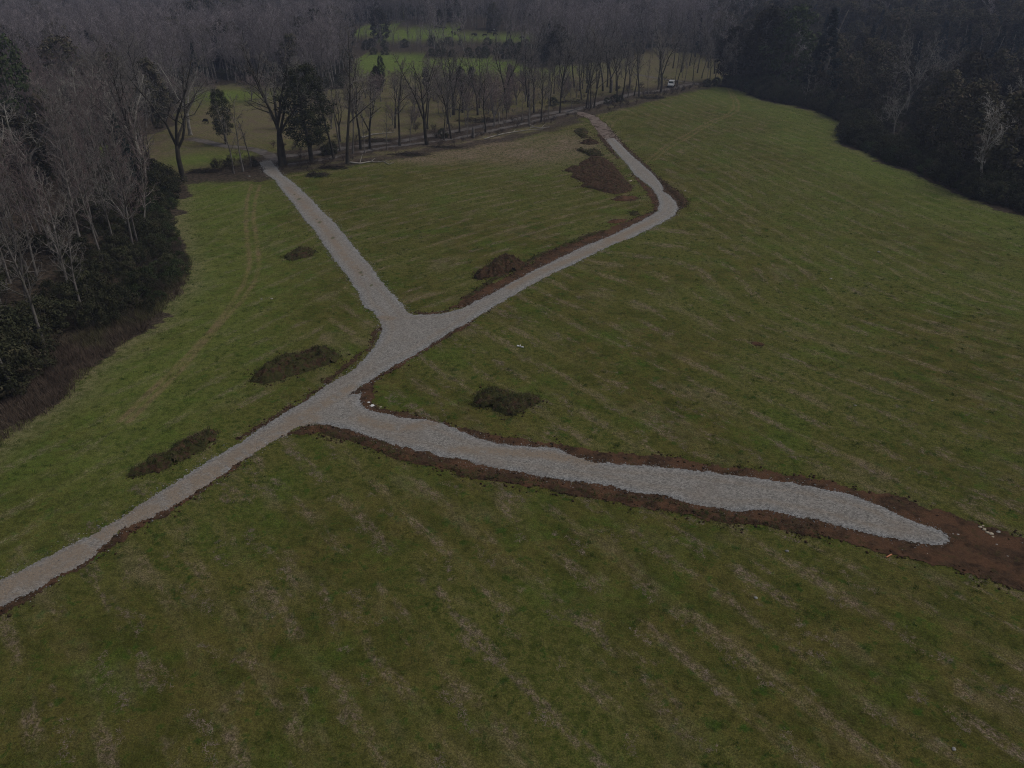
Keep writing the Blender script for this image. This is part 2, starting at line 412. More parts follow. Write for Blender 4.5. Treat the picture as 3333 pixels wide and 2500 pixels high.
# ---------------------------------------------------------------- outlines read from the photograph, laid on the ground
gravel = (P('C1', [(-60, 1365), (0, 1340), (120, 1285), (250, 1222), (400, 1150), (540, 1080), (680, 1000), (780, 945), (900, 860), (1010, 790), (1130, 715), (1290, 610), (1420, 530), (1530, 470), (1640, 385), (1750, 320), (1850, 255)])
    + P('C2', [(442, 343), (560, 250), (680, 180), (760, 130), (830, 70), (880, 0)])
    + P('R6', [(950, 800), (980, 750), (1000, 690)])
    + P('C5', [(1235, 1590), (1200, 1500), (1150, 1430), (1070, 1385), (1040, 1330), (1015, 1240), (960, 1180), (900, 1080), (830, 1000), (760, 900), (690, 800), (620, 690), (530, 600), (460, 500), (390, 410), (320, 320), (270, 245), (205, 200), (150, 150),
                (120, 80), (230, 60), (290, 140), (340, 200), (440, 270), (520, 345), (600, 420), (690, 520), (780, 600), (870, 710), (950, 810), (1040, 920), (1130, 1020), (1220, 1150), (1320, 1260), (1400, 1350), (1470, 1440), (1500, 1452), (1620, 1450), (1750, 1445), (1830, 1425)])
    + P('R7', [(0, 1341), (100, 1290), (250, 1215), (400, 1130), (540, 1055), (690, 985), (850, 905), (1010, 840), (1130, 790), (1270, 720), (1390, 655), (1420, 630), (1432, 580), (1410, 520), (1370, 465), (1310, 420), (1245, 370), (1200, 300), (1140, 240), (1090, 180), (1040, 110)])
    + P('C6', [(850, 390), (940, 378), (1050, 480), (1130, 560), (1200, 620), (1280, 690), (1340, 740), (1390, 800), (1440, 870), (1460, 930), (1530, 980), (1590, 1050), (1605, 1110), (1570, 1170), (1500, 1215), (1420, 1260), (1300, 1320), (1150, 1395), (1000, 1450), (850, 1510), (750, 1560)])
    + P('R7', [(830, 1010), (680, 1075), (540, 1150), (420, 1220), (300, 1290), (200, 1345), (80, 1420)])
    + P('R6', [(1475, 672), (1380, 725), (1280, 790), (1180, 850), (1060, 910), (960, 975), (880, 1030), (800, 1076), (890, 1068), (872, 1100), (870, 1130), (900, 1160), (1000, 1190), (1100, 1210), (1190, 1225), (1260, 1222), (1320, 1240), (1400, 1265), (1500, 1310), (1600, 1345), (1750, 1380), (1900, 1390)])
    + P('C3', [(300, 290), (400, 340), (500, 375), (600, 410), (760, 425), (1000, 440), (1250, 460), (1500, 480), (1750, 515), (2000, 545)])
    + P('C4', [(0, 300), (130, 315), (300, 340), (480, 380), (620, 410), (760, 445), (900, 490), (1010, 535), (1100, 590), (1250, 650), (1400, 705), (1500, 745), (1560, 790), (1550, 840), (1480, 862), (1350, 850), (1200, 830), (1050, 800), (880, 770), (760, 740), (600, 690), (400, 640), (200, 605), (0, 560)])
    + P('C3', [(2000, 830), (1800, 830), (1650, 800), (1450, 760), (1280, 710), (1100, 690), (900, 660), (760, 610), (600, 600), (400, 570), (200, 540), (0, 500)])
    + P('C2', [(1800, 830), (1640, 790), (1540, 755), (1400, 740), (1250, 700), (1080, 665), (950, 625), (830, 580), (740, 545), (600, 515), (470, 515), (400, 520), (340, 550), (250, 605), (150, 660), (60, 725)])
    + P('C1', [(1562, 570), (1400, 680), (1250, 780), (1100, 870), (960, 955), (800, 1005), (700, 1090), (610, 1170), (540, 1230), (430, 1290), (330, 1340), (240, 1400), (150, 1445), (60, 1480), (0, 1510), (-70, 1555)]))

d_spur = (P('R6', [(770, 1085), (940, 980), (950, 1050), (935, 1120), (1005, 1160), (1200, 1200)]) + P('C2', [(1400, 490), (1600, 545), (1800, 600)])
    + P('C3', [(0, 215), (200, 235), (400, 265), (700, 320), (1000, 350), (1300, 375), (1550, 420), (1900, 465)])
    + P('C4', [(0, 225), (250, 265), (500, 315), (700, 360), (850, 395), (1000, 420), (1150, 440), (1300, 520), (1500, 570), (1700, 640), (1850, 695), (2000, 740), (2212, 800), (2700, 960), (3300, 1230), (3900, 1560), (3850, 1760), (3200, 1620), (2700, 1440), (2212, 1260), (2050, 1215), (1900, 1165), (1750, 1110), (1600, 1070), (1400, 1030), (1200, 970), (1000, 940), (850, 900), (700, 850), (500, 790), (300, 745), (150, 715)])
    + P('C3', [(2124, 960), (1850, 940), (1600, 905), (1400, 860), (1150, 810), (950, 790), (700, 715), (450, 700), (300, 670), (150, 620), (0, 600)])
    + P('C2', [(1850, 900), (1650, 870), (1500, 850), (1350, 810), (1200, 770), (1000, 700), (850, 650), (700, 600), (560, 570), (450, 575), (350, 580), (270, 600), (500, 480)]))
d_ne = (P('R6', [(1160, 590), (1300, 600), (1390, 582), (1480, 515), (1600, 435), (1700, 400), (1830, 330), (1960, 255)])
    + P('R7', [(470, 1010), (600, 940), (750, 890), (900, 820), (1050, 770), (1180, 715), (1300, 665), (1390, 640), (1385, 600), (1375, 550), (1330, 490), (1270, 420), (1240, 360), (1300, 420), (1400, 500), (1440, 600), (1390, 670), (1000, 860), (600, 1050), (100, 1310), (-150, 1360)]))
d_bend = P('C6', [(880, 260), (980, 380), (1080, 470), (1220, 600), (1300, 680), (1370, 760), (1440, 810), (1520, 870), (1600, 925), (1660, 970), (1700, 1040), (1690, 1085), (1610, 1115), (1560, 1190), (1500, 1100), (1400, 900), (1250, 700), (1050, 500), (900, 370)])
d_top = P('C6', [(680, 180), (560, 130), (560, 112), (640, 112), (780, 165), (870, 240), (930, 310), (1000, 400), (1050, 480), (950, 500), (880, 470), (840, 400), (790, 330), (730, 250)])
d_top2 = P('C6', [(790, 330), (850, 400), (930, 500), (1010, 590), (980, 585), (900, 510), (840, 430), (770, 350)])
d_left = P('C1', [(1620, 545), (1450, 660), (1300, 770), (1150, 865), (1050, 935), (900, 1010), (780, 1090), (640, 1170), (540, 1250), (400, 1330), (250, 1425), (120, 1500), (0, 1575), (-70, 1610), (-70, 1500), (240, 1370), (540, 1200), (700, 1060), (960, 930), (1250, 760), (1562, 560)])
d_mid = P('R6', [(1640, 560), (1480, 690), (1380, 745), (1280, 810), (1180, 870), (1060, 935), (960, 995), (900, 1010), (1060, 890), (1280, 770), (1475, 650)])
d_low = P('R6', [(860, 850), (940, 800), (990, 700), (1010, 660), (960, 690), (930, 790), (840, 850), (780, 900), (640, 1010), (680, 1020)])
d_ver = P('C2', [(0, 610), (130, 520), (300, 420), (420, 350), (560, 250), (500, 270), (380, 350), (200, 450), (60, 540), (-60, 610)])
DIRTS = [d_spur, d_ne, d_bend, d_top, d_top2, d_left, d_mid, d_low, d_ver]

left_edge = [(600, 590), (585, 650), (570, 725), (595, 790), (613, 833), (618, 871), (597, 947), (521, 1023), (461, 1083), (400, 1120), (325, 1175), (271, 1240), (190, 1316), (90, 1380), (0, 1446), (-150, 1560)]
right_edge = [(2333, 280), (2410, 294), (2469, 325), (2586, 348), (2650, 362), (2695, 384), (2744, 398), (2735, 443), (2731, 470), (2785, 490), (2853, 520), (2921, 547), (2989, 565), (3056, 601), (3147, 646), (3237, 674), (3333, 701), (3600, 790)]
row_edge = [(600, 590), (850, 580), (930, 555), (1060, 545), (1180, 525), (1300, 510), (1400, 490), (1520, 475), (1620, 455), (1750, 430), (1900, 378), (1960, 362), (2050, 340), (2150, 315), (2250, 292), (2333, 280)]
field = P('S', row_edge) + P('S', right_edge) + [(170, 60), (170, -30), (-80, -30)] + P('S', left_edge[::-1])
lane_far = P('R2', [(130, 1165), (280, 1125), (480, 1105), (700, 1068), (900, 1042), (1100, 1018), (1300, 982), (1500, 945), (1700, 910), (1900, 868)]) + P('Z4', [(0, 1245), (130, 1228), (400, 1150), (640, 1085), (850, 1022), (1200, 985), (1430, 945), (1600, 895), (1720, 900)])
lane_near = P('R2', [(200, 1200), (420, 1170), (600, 1140), (750, 1108), (1000, 1062), (1300, 1025), (1500, 998), (1700, 955), (1900, 912), (2050, 880)]) + P('Z4', [(130, 1250)])
lane_left = P('Z1', [(500, 890), (600, 905), (750, 935), (950, 985), (1100, 1005), (1300, 1025), (1500, 1060), (1650, 1120), (1720, 1180), (1660, 1260), (1640, 1330)])
lane_back = P('Z4', [(880, 770), (1000, 795), (1130, 818), (1250, 838), (1380, 852), (1500, 868), (1600, 885)])
pasture = P('S', [(600, 590), (520, 560), (440, 500), (470, 440), (560, 410), (600, 330), (620, 285), (760, 275), (900, 282), (1000, 300), (1120, 290), (1150, 240), (1155, 181), (1345, 178), (1480, 190), (1660, 194), (1720, 220), (1850, 215), (2050, 190), (2150, 158), (2330, 185), (2380, 250), (2333, 280)]) + P('S', row_edge[::-1])
upper_pasture = P('Z5', [(1050, 262), (1130, 250), (1290, 248), (1420, 264), (1560, 285), (1800, 305), (2030, 340), (2040, 395), (1700, 378), (1480, 368), (1230, 358), (1050, 350)])
upper_pasture2 = P('Z5', [(380, 270), (560, 215), (900, 225), (1050, 262), (1050, 350), (800, 355), (380, 350)])
clearing = P('S', [(318, 500), (325, 440), (355, 415), (372, 440), (350, 520)])
OPEN = [field, pasture, upper_pasture, upper_pasture2, clearing]

tracks = [P('R5', [(1510, 0), (1480, 100), (1475, 250), (1490, 400), (1500, 480), (1460, 600), (1380, 730), (1280, 860), (1150, 1000), (1000, 1150), (880, 1260), (800, 1340), (640, 1500)]),
          P('R5', [(1560, 0), (1530, 100), (1520, 200), (1550, 400), (1555, 500), (1520, 600), (1450, 700), (1330, 830), (1200, 980), (1080, 1120), (980, 1220), (840, 1360), (700, 1490)]),
          P('R3', [(1690, 620), (1740, 720), (1745, 780), (1690, 830), (1560, 880), (1400, 970), (1250, 1050), (1130, 1150), (1080, 1210)]),
          P('R3', [(1720, 640), (1780, 740), (1780, 790), (1720, 830), (1580, 890), (1420, 990), (1270, 1070), (1150, 1170)])]

# ---------------------------------------------------------------- ground sheet
def axis(lo, hi, step, far_lo, far_hi):
    a = list(np.arange(lo, hi + 1e-6, step)); s = step
    while a[-1] < far_hi: s = min(s * 1.12, 60); a.append(a[-1] + s)
    s = step
    while a[0] > far_lo: s = min(s * 1.12, 60); a.insert(0, a[0] - s)
    return np.array(a)
def refine(a, lo, hi):
    m_ = [(p + q) / 2 for p, q in zip(a[:-1], a[1:]) if lo < (p + q) / 2 < hi]
    return np.sort(np.concatenate([a, m_]))
gx = refine(axis(-125, 150, .5, -2600, 2600), -66, -22); gy = refine(axis(18, 262, .5, -400, 3000), 60, 170)
X, Y = np.meshgrid(gx, gy); fx, fy = X.ravel(), Y.ravel()
Z = ground_h(fx, fy)
nx, ny = len(gx), len(gy)
I = np.arange(nx * ny).reshape(ny, nx)
gf = np.stack([I[:-1, :-1].ravel(), I[:-1, 1:].ravel(), I[1:, 1:].ravel(), I[1:, :-1].ravel()], 1)
gme = np_mesh('ground', np.stack([fx, fy, Z], 1), gf, [M['ground']], None, True)
ground = tag(link('ground', gme), kind='structure')

wx = fx + 3.0 * (2 * fbm(fx * .2, fy * .2, 3) - 1) + .8 * (2 * vnoise(fx, fy, 9) - 1)
wy = fy + 3.0 * (2 * fbm(fx * .2, fy * .2, 4) - 1) + .8 * (2 * vnoise(fx, fy, 10) - 1)
in_field = inside(wx, wy, field); in_past = inside(wx, wy, pasture)
in_up = inside(wx, wy, upper_pasture) | inside(wx, wy, upper_pasture2); in_clear = inside(wx, wy, clearing)
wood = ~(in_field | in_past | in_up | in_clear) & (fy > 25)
def blob(px, py, rx, ry):
    cx, cy = at(px, py); return np.exp(-(((fx - cx) / rx) ** 2 + ((fy - cy) / ry) ** 2))
dry = np.zeros_like(fx)
for b_ in [(1580, 470, 16, 14), (1720, 500, 14, 12), (1850, 480, 9, 16), (1500, 500, 14, 9), (1380, 520, 8, 5)]: dry = np.maximum(dry, blob(*b_))
dry = np.clip(dry * .95, 0, 1) * (.5 + .8 * fbm(fx * .3, fy * .3, 21))
edge_d = pdist(fx, fy, P('S', right_edge), False)
dry = np.maximum(dry, .55 * np.exp(-(edge_d / 2.2) ** 2) * in_field)
ldist = pdist(fx, fy, P('S', left_edge), False)
dry = np.maximum(dry, .7 * np.exp(-(ldist / 2.5) ** 2) * in_field)
soil = np.zeros_like(fx)
rd = pdist(fx, fy, P('S', row_edge), False)
ld = pdist(fx, fy, lane_far, False); ln = pdist(fx, fy, lane_near, False)
nz = fbm(fx * .25, fy * .25, 33)
soil = np.maximum(soil, sstep(9.0, 3.0, ld + 6 * (nz - .5)) * .95)
soil = np.maximum(soil, sstep(6.0, 2.0, ln + 5 * (nz - .5)) * .95)
soil = np.maximum(soil, sstep(4.0, .5, rd + 5 * (nz - .5)) * .9)
soil = np.maximum(soil, sstep(3.0, 1.2, pdist(fx, fy, lane_left, False) + 2 * (nz - .5)) * .5)
yard = P('S', [(590, 605), (600, 560), (700, 545), (850, 530), (900, 560), (870, 590), (760, 585)])
soil = np.maximum(soil, .9 * inside(wx, wy, yard))
trk = np.zeros_like(fx)
for k, t in enumerate(tracks):
    d = pdist(fx, fy, densify(t, 2, 0, 0, False), False)
    trk = np.maximum(trk, sstep(.52, .16, d) * (.45 + .75 * fbm(fx * .4, fy * .4, 50 + k)) * (.62 if k < 2 else .6))
lush = np.zeros_like(fx)
lush = np.maximum(lush, in_up * .95)
for b_ in [(1240, 200, 45, 60), (1340, 215, 30, 40), (1560, 210, 45, 40), (1660, 500, 0.1, 0.1)]: lush = np.maximum(lush, blob(*b_) * in_past)
for b_ in [(640, 520, 9, 9), (720, 310, 20, 25), (760, 510, 8, 6)]: lush = np.maximum(lush, .8 * blob(*b_) * in_past)
lush = np.maximum(lush, in_clear * .7)
lush = np.maximum(lush, .42 * in_field * sstep(26, 8, np.minimum(ldist, edge_d)))
lush = np.maximum(lush, .16 * in_field * sstep(-5, 60, fx - .25 * (fy - 60)) * sstep(50, 130, fy)); lush *= (.55 + .6 * fbm(fx * .06, fy * .06, 77))
pale = in_past * np.clip(1.7 * fbm(fx * .05, fy * .05, 61) + .1, 0, 1) * (1 - np.clip(lush * 1.5, 0, 1))
def put_attr(me, name, typ, data):
    a = me.attributes.new(name, typ, 'POINT')
    key = {'FLOAT': 'value', 'FLOAT_VECTOR': 'vector', 'FLOAT_COLOR': 'color'}[typ]
    a.data.foreach_set(key, np.asarray(data, np.float32).ravel())
one = np.ones_like(fx)
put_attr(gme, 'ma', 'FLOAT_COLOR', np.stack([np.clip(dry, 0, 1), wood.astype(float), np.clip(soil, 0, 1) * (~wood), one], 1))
put_attr(gme, 'mb', 'FLOAT_COLOR', np.stack([np.clip(trk, 0, 1), np.clip(lush, 0, 1), np.clip(pale, 0, 1), one], 1))
# direction of the mown rows in each field
up_field = P('S', [(1345, 1025), (900, 560), (1400, 470), (1900, 380), (2190, 650), (2100, 720), (1500, 1000)])
lf_field = P('S', [(-100, 1860), (1000, 1290), (1270, 1050), (880, 560), (560, 600), (560, 900), (-200, 1500)])
def rows(hd):
    hd = R(hd); return fx * math.cos(hd) - fy * math.sin(hd), fx * math.sin(hd) + fy * math.cos(hd)
mu, mv = rows(142)
bend = 14 * np.exp(-((fx + 30) / 22) ** 2 - ((fy - 30) / 22) ** 2)
mu = mu + .12 * bend
# the rows swing round on the upper right slope
pu, pv = 45 * math.cos(R(142)) - 92 * math.sin(R(142)), 45 * math.sin(R(142)) + 92 * math.cos(R(142))
ru, rv = 45 * math.cos(R(166)) - 92 * math.sin(R(166)), 45 * math.sin(R(166)) + 92 * math.cos(R(166))
u2, v2 = rows(166); wq = sstep(82, 112, fy) * sstep(8, 36, fx)
mu = mu * (1 - wq) + (u2 - ru + pu) * wq; mv = mv * (1 - wq) + (v2 - rv + pv) * wq
a_, b_ = rows(48); m_ = inside(fx, fy, up_field); mu = np.where(m_, a_, mu); mv = np.where(m_, b_, mv)
a_, b_ = rows(30); m_ = inside(fx, fy, lf_field); c_, d_ = rows(143)
near_l = m_ & (ldist < 22); mu = np.where(near_l, a_, mu); mv = np.where(near_l, b_, mv)
put_attr(gme, 'mow', 'FLOAT_VECTOR', np.stack([mu, mv, 0 * mu], 1))

# ---------------------------------------------------------------- sheets: gravel roads, dirt, lanes
def sheet(poly, res, zf, jit=.3, keep=None):
    g, x0, y0 = scanfill(poly, res)
    jj, ii = np.nonzero(g)
    W = g.shape[1] + 1
    corners = np.stack([jj * W + ii, jj * W + ii + 1, (jj + 1) * W + ii + 1, (jj + 1) * W + ii], 1)
    if keep is not None:
        k = keep(x0 + (ii + .5) * res, y0 + (jj + .5) * res); corners = corners[k]
    u, inv = np.unique(corners, return_inverse=True)
    vx = x0 + (u % W) * res; vy = y0 + (u // W) * res
    vx = vx + res * jit * (2 * hash2(np.floor(vx * 97), np.floor(vy * 97), 1) - 1); vy = vy + res * jit * (2 * hash2(np.floor(vx * 89), np.floor(vy * 89), 2) - 1)
    return vx, vy, zf(vx, vy), inv.reshape(-1, 4)

gr_d = densify(gravel, .25, .2, 70)
gsub = np.array(gravel)
def gravel_sd(x, y):
    d = pdist(x, y, gsub); return np.where(inside(x, y, gsub), d, -d)
def gz(x, y):
    s = gravel_sd(x, y); gz.s = s
    return ground_h(x, y) + .016 + .12 * np.clip(s, 0, .45) + .03 * np.clip(s, 0, 1) * (fbm(x * 1.4, y * 1.4, 90) - .5) + .025 * (hash2(np.floor(x * 53), np.floor(y * 53), 7) - .5) * sstep(0, .3, s)
vx, vy, vz, ff = sheet(gr_d, .16, gz)
grme = np_mesh('gravel_road', np.stack([vx, vy, vz], 1), ff, [M['gravel']], None, True)
put_attr(grme, 'edge', 'FLOAT', np.clip(gz.s, 0, 9))
rut_lines = [P('C1', [(-40, 1440), (120, 1370), (330, 1270), (560, 1140), (760, 1010), (1000, 880), (1250, 730), (1500, 580), (1750, 430), (1950, 330)]),
             P('C2', [(330, 480), (450, 430), (600, 350), (760, 250)]), P('C2', [(800, 470), (950, 520), (1100, 545), (1250, 530), (1360, 495)]), P('C2', [(1500, 690), (1900, 720), (2200, 740)]),
             P('C3', [(0, 330), (300, 370), (600, 410)]), P('C5', [(380, 310), (480, 410), (660, 610), (790, 780), (900, 940), (1040, 1090)]),
             P('R7', [(350, 1190), (520, 1100), (760, 1000), (1000, 900), (1100, 840), (1250, 770), (1400, 700)]), P('R6', [(1500, 690), (1700, 560), (1850, 470), (2050, 350)]), P('C5', [(1220, 1480), (1320, 1490)]),
             P('R7', [(1060, 840), (1150, 850)]), P('C6', [(870, 1440), (980, 1430), (1040, 1415)])]
mud = np.zeros_like(vx)
for k, l in enumerate(rut_lines): mud = np.maximum(mud, sstep(1.1, .2, pdist(vx, vy, l, False)))
mud = np.maximum(mud, .55 * sstep(.5, .05, np.abs(gz.s - 1.25)) * fbm(vx * .15, vy * .15, 95) * 1.3)
mud = np.maximum(mud, .95 * sstep(2.0, .6, pdist(vx, vy, rut_lines[0], False)))
put_attr(grme, 'mud', 'FLOAT', mud)
wd = np.zeros_like(vx)
for (qx, qy), rr in zip(P('C5', [(480, 412), (440, 370), (665, 622), (640, 595), (785, 762), (1035, 1075), (1050, 1100), (1130, 1190), (1010, 1050), (1280, 1490)]), [1.1, .6, 1.0, .6, 1.0, .8, .5, .7, .4, .3]):
    wd = np.maximum(wd, np.exp(-(((vx - qx) / (rr * .5)) ** 2 + ((vy - qy) / rr) ** 2)))
put_attr(grme, 'weed', 'FLOAT', wd)
tag(link('gravel_road', grme), kind='structure')

bank_line = P('C2', [(420, 545), (560, 550), (680, 585), (760, 615), (880, 655), (1050, 715), (1250, 780), (1450, 825), (1650, 880), (1850, 912), (2050, 945)]) + P('C3', [(250, 622), (450, 665), (700, 695), (950, 745), (1200, 785), (1400, 825), (1700, 885), (2000, 925)]) + P('C4', [(0, 660), (250, 715), (450, 765)])
def dz(x, y):
    s = gravel_sd(x, y)
    e = sstep(-.25, -.9, s)
    return ground_h(x, y) + .008 + e * (.05 * fbm(x * 1.3, y * 1.3, 120) + .06 * np.maximum(0, vnoise(x * 3.3, y * 3.3, 121) - .45))
no_grass = []
for k, d in enumerate(DIRTS):
    dd = densify(d, .3, .35 if k != 8 else .5, 200 + k)
    vx, vy, vz, ff = sheet(dd, .18, lambda x, y: dz(x, y) + .0012 * k, keep=lambda x, y: gravel_sd(x, y) < .9)
    dm = np_mesh('dirt_verge', np.stack([vx, vy, vz], 1), ff, [M['clay'] if k == 3 else M['dirt_dark'] if k in (2, 4, 7, 8) else M['dirt']], None, True)
    tag(link('dirt_verge', dm), kind='structure')
    no_grass.append(dd)

def ribbon(line, w, res=.4, amp=.3, seed=0):
    l = np.array(densify(line, 1.5, 0, 0, False)); l = np.vstack([l, [line[-1]]])
    t = np.gradient(l, axis=0); t /= np.linalg.norm(t, axis=1)[:, None]; n = np.stack([-t[:, 1], t[:, 0]], 1)
    return densify(np.vstack([l + n * w / 2, (l - n * w / 2)[::-1]]), .5, amp, seed)
for k, (l, w) in enumerate([(lane_far, 2.8), (lane_near, 1.8), (lane_left, 2.8), (lane_back, 2.6)]):
    vx, vy, vz, ff = sheet(ribbon(l, w, seed=300 + k), .35, lambda x, y: ground_h(x, y) + .024 + .005 * k)
    tag(link('farm_track', np_mesh('farm_track', np.stack([vx, vy, vz], 1), ff, [M['lane']], None, True)), kind='structure')

# a strip of standing water on the track that mirrors the sky
m, nt, b = new_mat('water'); b.inputs['Base Color'].default_value = (.05, .05, .05, 1); b.inputs['Roughness'].default_value = .08; b.inputs['Specular IOR Level'].default_value = .6
vx, vy, vz, ff = sheet(densify(P('Z3', [(1960, 945), (2060, 920), (2150, 890), (2130, 905), (2040, 935), (1990, 955)]), .5, .15, 5), .3, lambda x, y: ground_h(x, y) + .055)
tag(link('puddle', np_mesh('puddle', np.stack([vx, vy, vz], 1), ff, [m], None, True)), kind='structure')

# ---------------------------------------------------------------- heaps of earth
def heap(name, label, cat, poly, hmax, mat, seed, w=1.0, tufts=60, group=None, rough=.55):
    poly = np.array(poly); hmax = hmax * (.8 if hmax > .35 else 1.0)
    pd = densify(poly, .25, .42, seed)
    def zf(x, y):
        s = np.where(inside(x, y, poly), pdist(x, y, poly), 0)
        n = fbm(x * .9, y * .9, seed + 1); n2 = vnoise(x * 3.2, y * 3.2, seed + 2); n3 = vnoise(x * 7, y * 7, seed + 3)
        return ground_h(x, y) - .03 + hmax * (1 - np.exp(-s / w)) * ((1 - rough) + 2 * rough * np.clip((n - .5) * 1.3 + .5, 0, 1.1)) + (.40 * n2 + .22 * n3 - .15) * sstep(0, .4, s) * min(1, hmax)
    vx, vy, vz, ff = sheet(pd, .14, zf)
    cx, cy = float(vx.mean()), float(vy.mean()); c = np.array([cx, cy, gh(cx, cy)])
    o = link(name, np_mesh(name, np.stack([vx, vy, vz], 1) - c, ff, [mat]), None, c)
    tag(o, label, cat, group)
    if tufts:
        mb = MB(); r_ = random.Random(seed)
        idx = [r_.randrange(len(vx)) for _ in range(int(tufts * 1.8))]
        for i in idx:
            p = Vector((vx[i] - c[0], vy[i] - c[1], vz[i] - c[2]))
            for _ in range(7):
                q = p + Vector((r_.gauss(0, .12), r_.gauss(0, .12), 0)); d = Vector((r_.gauss(0, .16), r_.gauss(0, .16), r_.uniform(.05, .28)))
                s_ = Vector((d.y, -d.x, 0)).normalized() * r_.uniform(.02, .05) if d.xy.length > 1e-4 else Vector((.03, 0, 0))
                mb.tri(q - s_, q + s_, q + d)
        tag(link('turf', mb.mesh('turf', M['turf'] if mat in (M['dirt_sod'], M['dirt_bank']) else M['leaf_dark']), o), kind='stuff')
    no_grass.append(pd)
    return o
HK = 1
heap('earth_heap', 'small dark heap of earth on the grass left of the upper gravel road', 'earth heap', P('C5', [(340, 930), (400, 890), (470, 850), (540, 850), (640, 880), (600, 925), (500, 950), (420, 965), (360, 960)]), .7, M['dirt_sod'], 401)
heap('earth_heap', 'large long dark heap of earth and sod left of the road junction', 'earth heap', P('R6', [(205, 1000), (250, 940), (330, 890), (420, 845), (500, 850), (580, 805), (680, 800), (755, 850), (720, 890), (640, 910), (560, 940), (480, 960), (400, 990), (300, 1015)]), 1.5, M['dirt_sod'], 402, 1.2, 160)
heap('earth_heap', 'dark double heap of earth and sod beside the lower gravel road', 'earth heap', P('C1', [(790, 700), (820, 660), (930, 600), (960, 560), (1060, 540), (1110, 490), (1200, 450), (1330, 390), (1385, 400), (1370, 460), (1290, 520), (1200, 560), (1100, 620), (1000, 660), (880, 680)]), 1.1, M['dirt_sod'], 403, 1.0, 120)
heap('earth_heap', 'brown mound of dug earth on the inner verge of the upper right road', 'earth heap', P('R6', [(1548, 385), (1555, 355), (1620, 330), (1660, 280), (1720, 255), (1780, 255), (1840, 290), (1870, 310), (1800, 340), (1740, 365), (1660, 375), (1600, 390)]), 1.5, M['dirt_dark'], 404, 1.1, 60)
heap('earth_heap', 'rounded heap of grassy sods above the gravel spur', 'earth heap', P('R6', [(1540, 1130), (1570, 1080), (1650, 1050), (1720, 1050), (1800, 1085), (1880, 1080), (1955, 1100), (1940, 1140), (1880, 1160), (1830, 1190), (1770, 1215), (1720, 1190), (1640, 1165), (1560, 1155)]), 1.0, M['dirt_sod'], 405, 1.0, 200)
heap('earth_heap', 'broad spread of dark brown soil on the grass inside the bend', 'earth heap', P('C6', [(420, 715), (480, 680), (590, 670), (580, 640), (650, 605), (700, 570), (780, 575), (850, 590), (930, 640), (1000, 720), (1060, 800), (1140, 880), (1130, 920), (1050, 945), (950, 955), (850, 940), (740, 905), (590, 875), (640, 840), (490, 775), (540, 740)]), .9, M['dirt_dark'], 406, 1.5, 120)
heap('earth_heap', 'green sod heap at the back edge of the dark soil spread', 'earth heap', P('C6', [(550, 505), (610, 480), (660, 515), (740, 495), (790, 515), (835, 560), (770, 575), (690, 565), (620, 525)]), 1.0, M['dirt_sod'], 407, 1.2, 160)
heap('earth_heap', 'low dark heap near the top of the upper right road', 'earth heap', P('C6', [(590, 435), (640, 400), (720, 395), (800, 430), (700, 448)]), .8, M['dirt_dark'], 408)
heap('earth_heap', 'grassy twin heap below the roadside trees near the upper road end', 'earth heap', P('C6', [(525, 310), (560, 285), (640, 280), (680, 310), (660, 350), (700, 375), (620, 385), (570, 350)]), 1.0, M['dirt_sod'], 409, 1.2, 60)
heap('earth_heap', 'low strip of orange red soil just inside the bend', 'earth heap', P('C6', [(920, 1010), (960, 985), (1080, 972), (1170, 975), (1215, 1000), (1170, 1020), (1060, 1030), (960, 1025)]), .5, M['dirt_red'], 410, .8, 0)
heap('earth_heap', 'small reddish heap at the left end of the bend verge', 'earth heap', P('C6', [(860, 1250), (900, 1225), (1000, 1215), (1080, 1215), (1060, 1240), (960, 1258)]), .55, M['dirt_red'], 411, .8, 0)
heap('earth_heap', 'small rounded dark heap beside the bend verge', 'earth heap', P('C6', [(1105, 1170), (1110, 1145), (1150, 1128), (1200, 1140), (1215, 1165), (1160, 1180)]), .6, M['dirt_sod'], 412, .8, 20)
heap('earth_heap', 'tiny bare patch of red earth dug in the open right field', 'earth heap', P('S', [(2440, 1112), (2470, 1110), (2495, 1122), (2480, 1130), (2450, 1124)]), .18, M['dirt_red'], 413, .5, 0)
bank = ribbon(bank_line, 1.15, amp=.38, seed=420)
bo = heap('earth_bank', 'long low bank of dug sod and soil along the near side of the gravel spur', 'earth bank', bank[::2], .26, M['dirt_bank'], 421, .5, 130)
bank2 = P('C6', [(1380, 775), (1440, 812), (1520, 872), (1600, 926), (1660, 970), (1698, 1040), (1685, 1080), (1625, 1105), (1620, 1040), (1560, 970), (1490, 920), (1450, 860)])
heap('earth_bank', 'dark brown earth bank around the outside of the road bend', 'earth bank', bank2, .4, M['dirt_dark'], 422, .8, 40)
bank3 = ribbon(P('R7', [(20, 1270), (130, 1200), (230, 1130), (330, 1080), (460, 1015), (590, 945), (740, 893), (890, 825), (1040, 773)]), .9, amp=.2, seed=423)
heap('earth_bank', 'low ridge of turned earth on the inner side of the upper right road', 'earth bank', bank3[::2], .3, M['dirt_sod'], 424, .4, 120)

# ---------------------------------------------------------------- tree makers
def axis_rot(d, ang, phi):
    a = d.orthogonal().normalized(); b = d.cross(a)
    return (d * math.cos(ang) + (a * math.cos(phi) + b * math.sin(phi)) * math.sin(ang)).normalized()

def limb(rg, p, d, L, nseg, wob, up):
    pts = [p.copy()]; d = d.copy()
    for i in range(nseg):
        d = (d + Vector((rg.gauss(0, wob), rg.gauss(0, wob), rg.gauss(0, wob) * .6 + up))).normalized()
        p = p + d * (L / nseg); pts.append(p)
    return pts

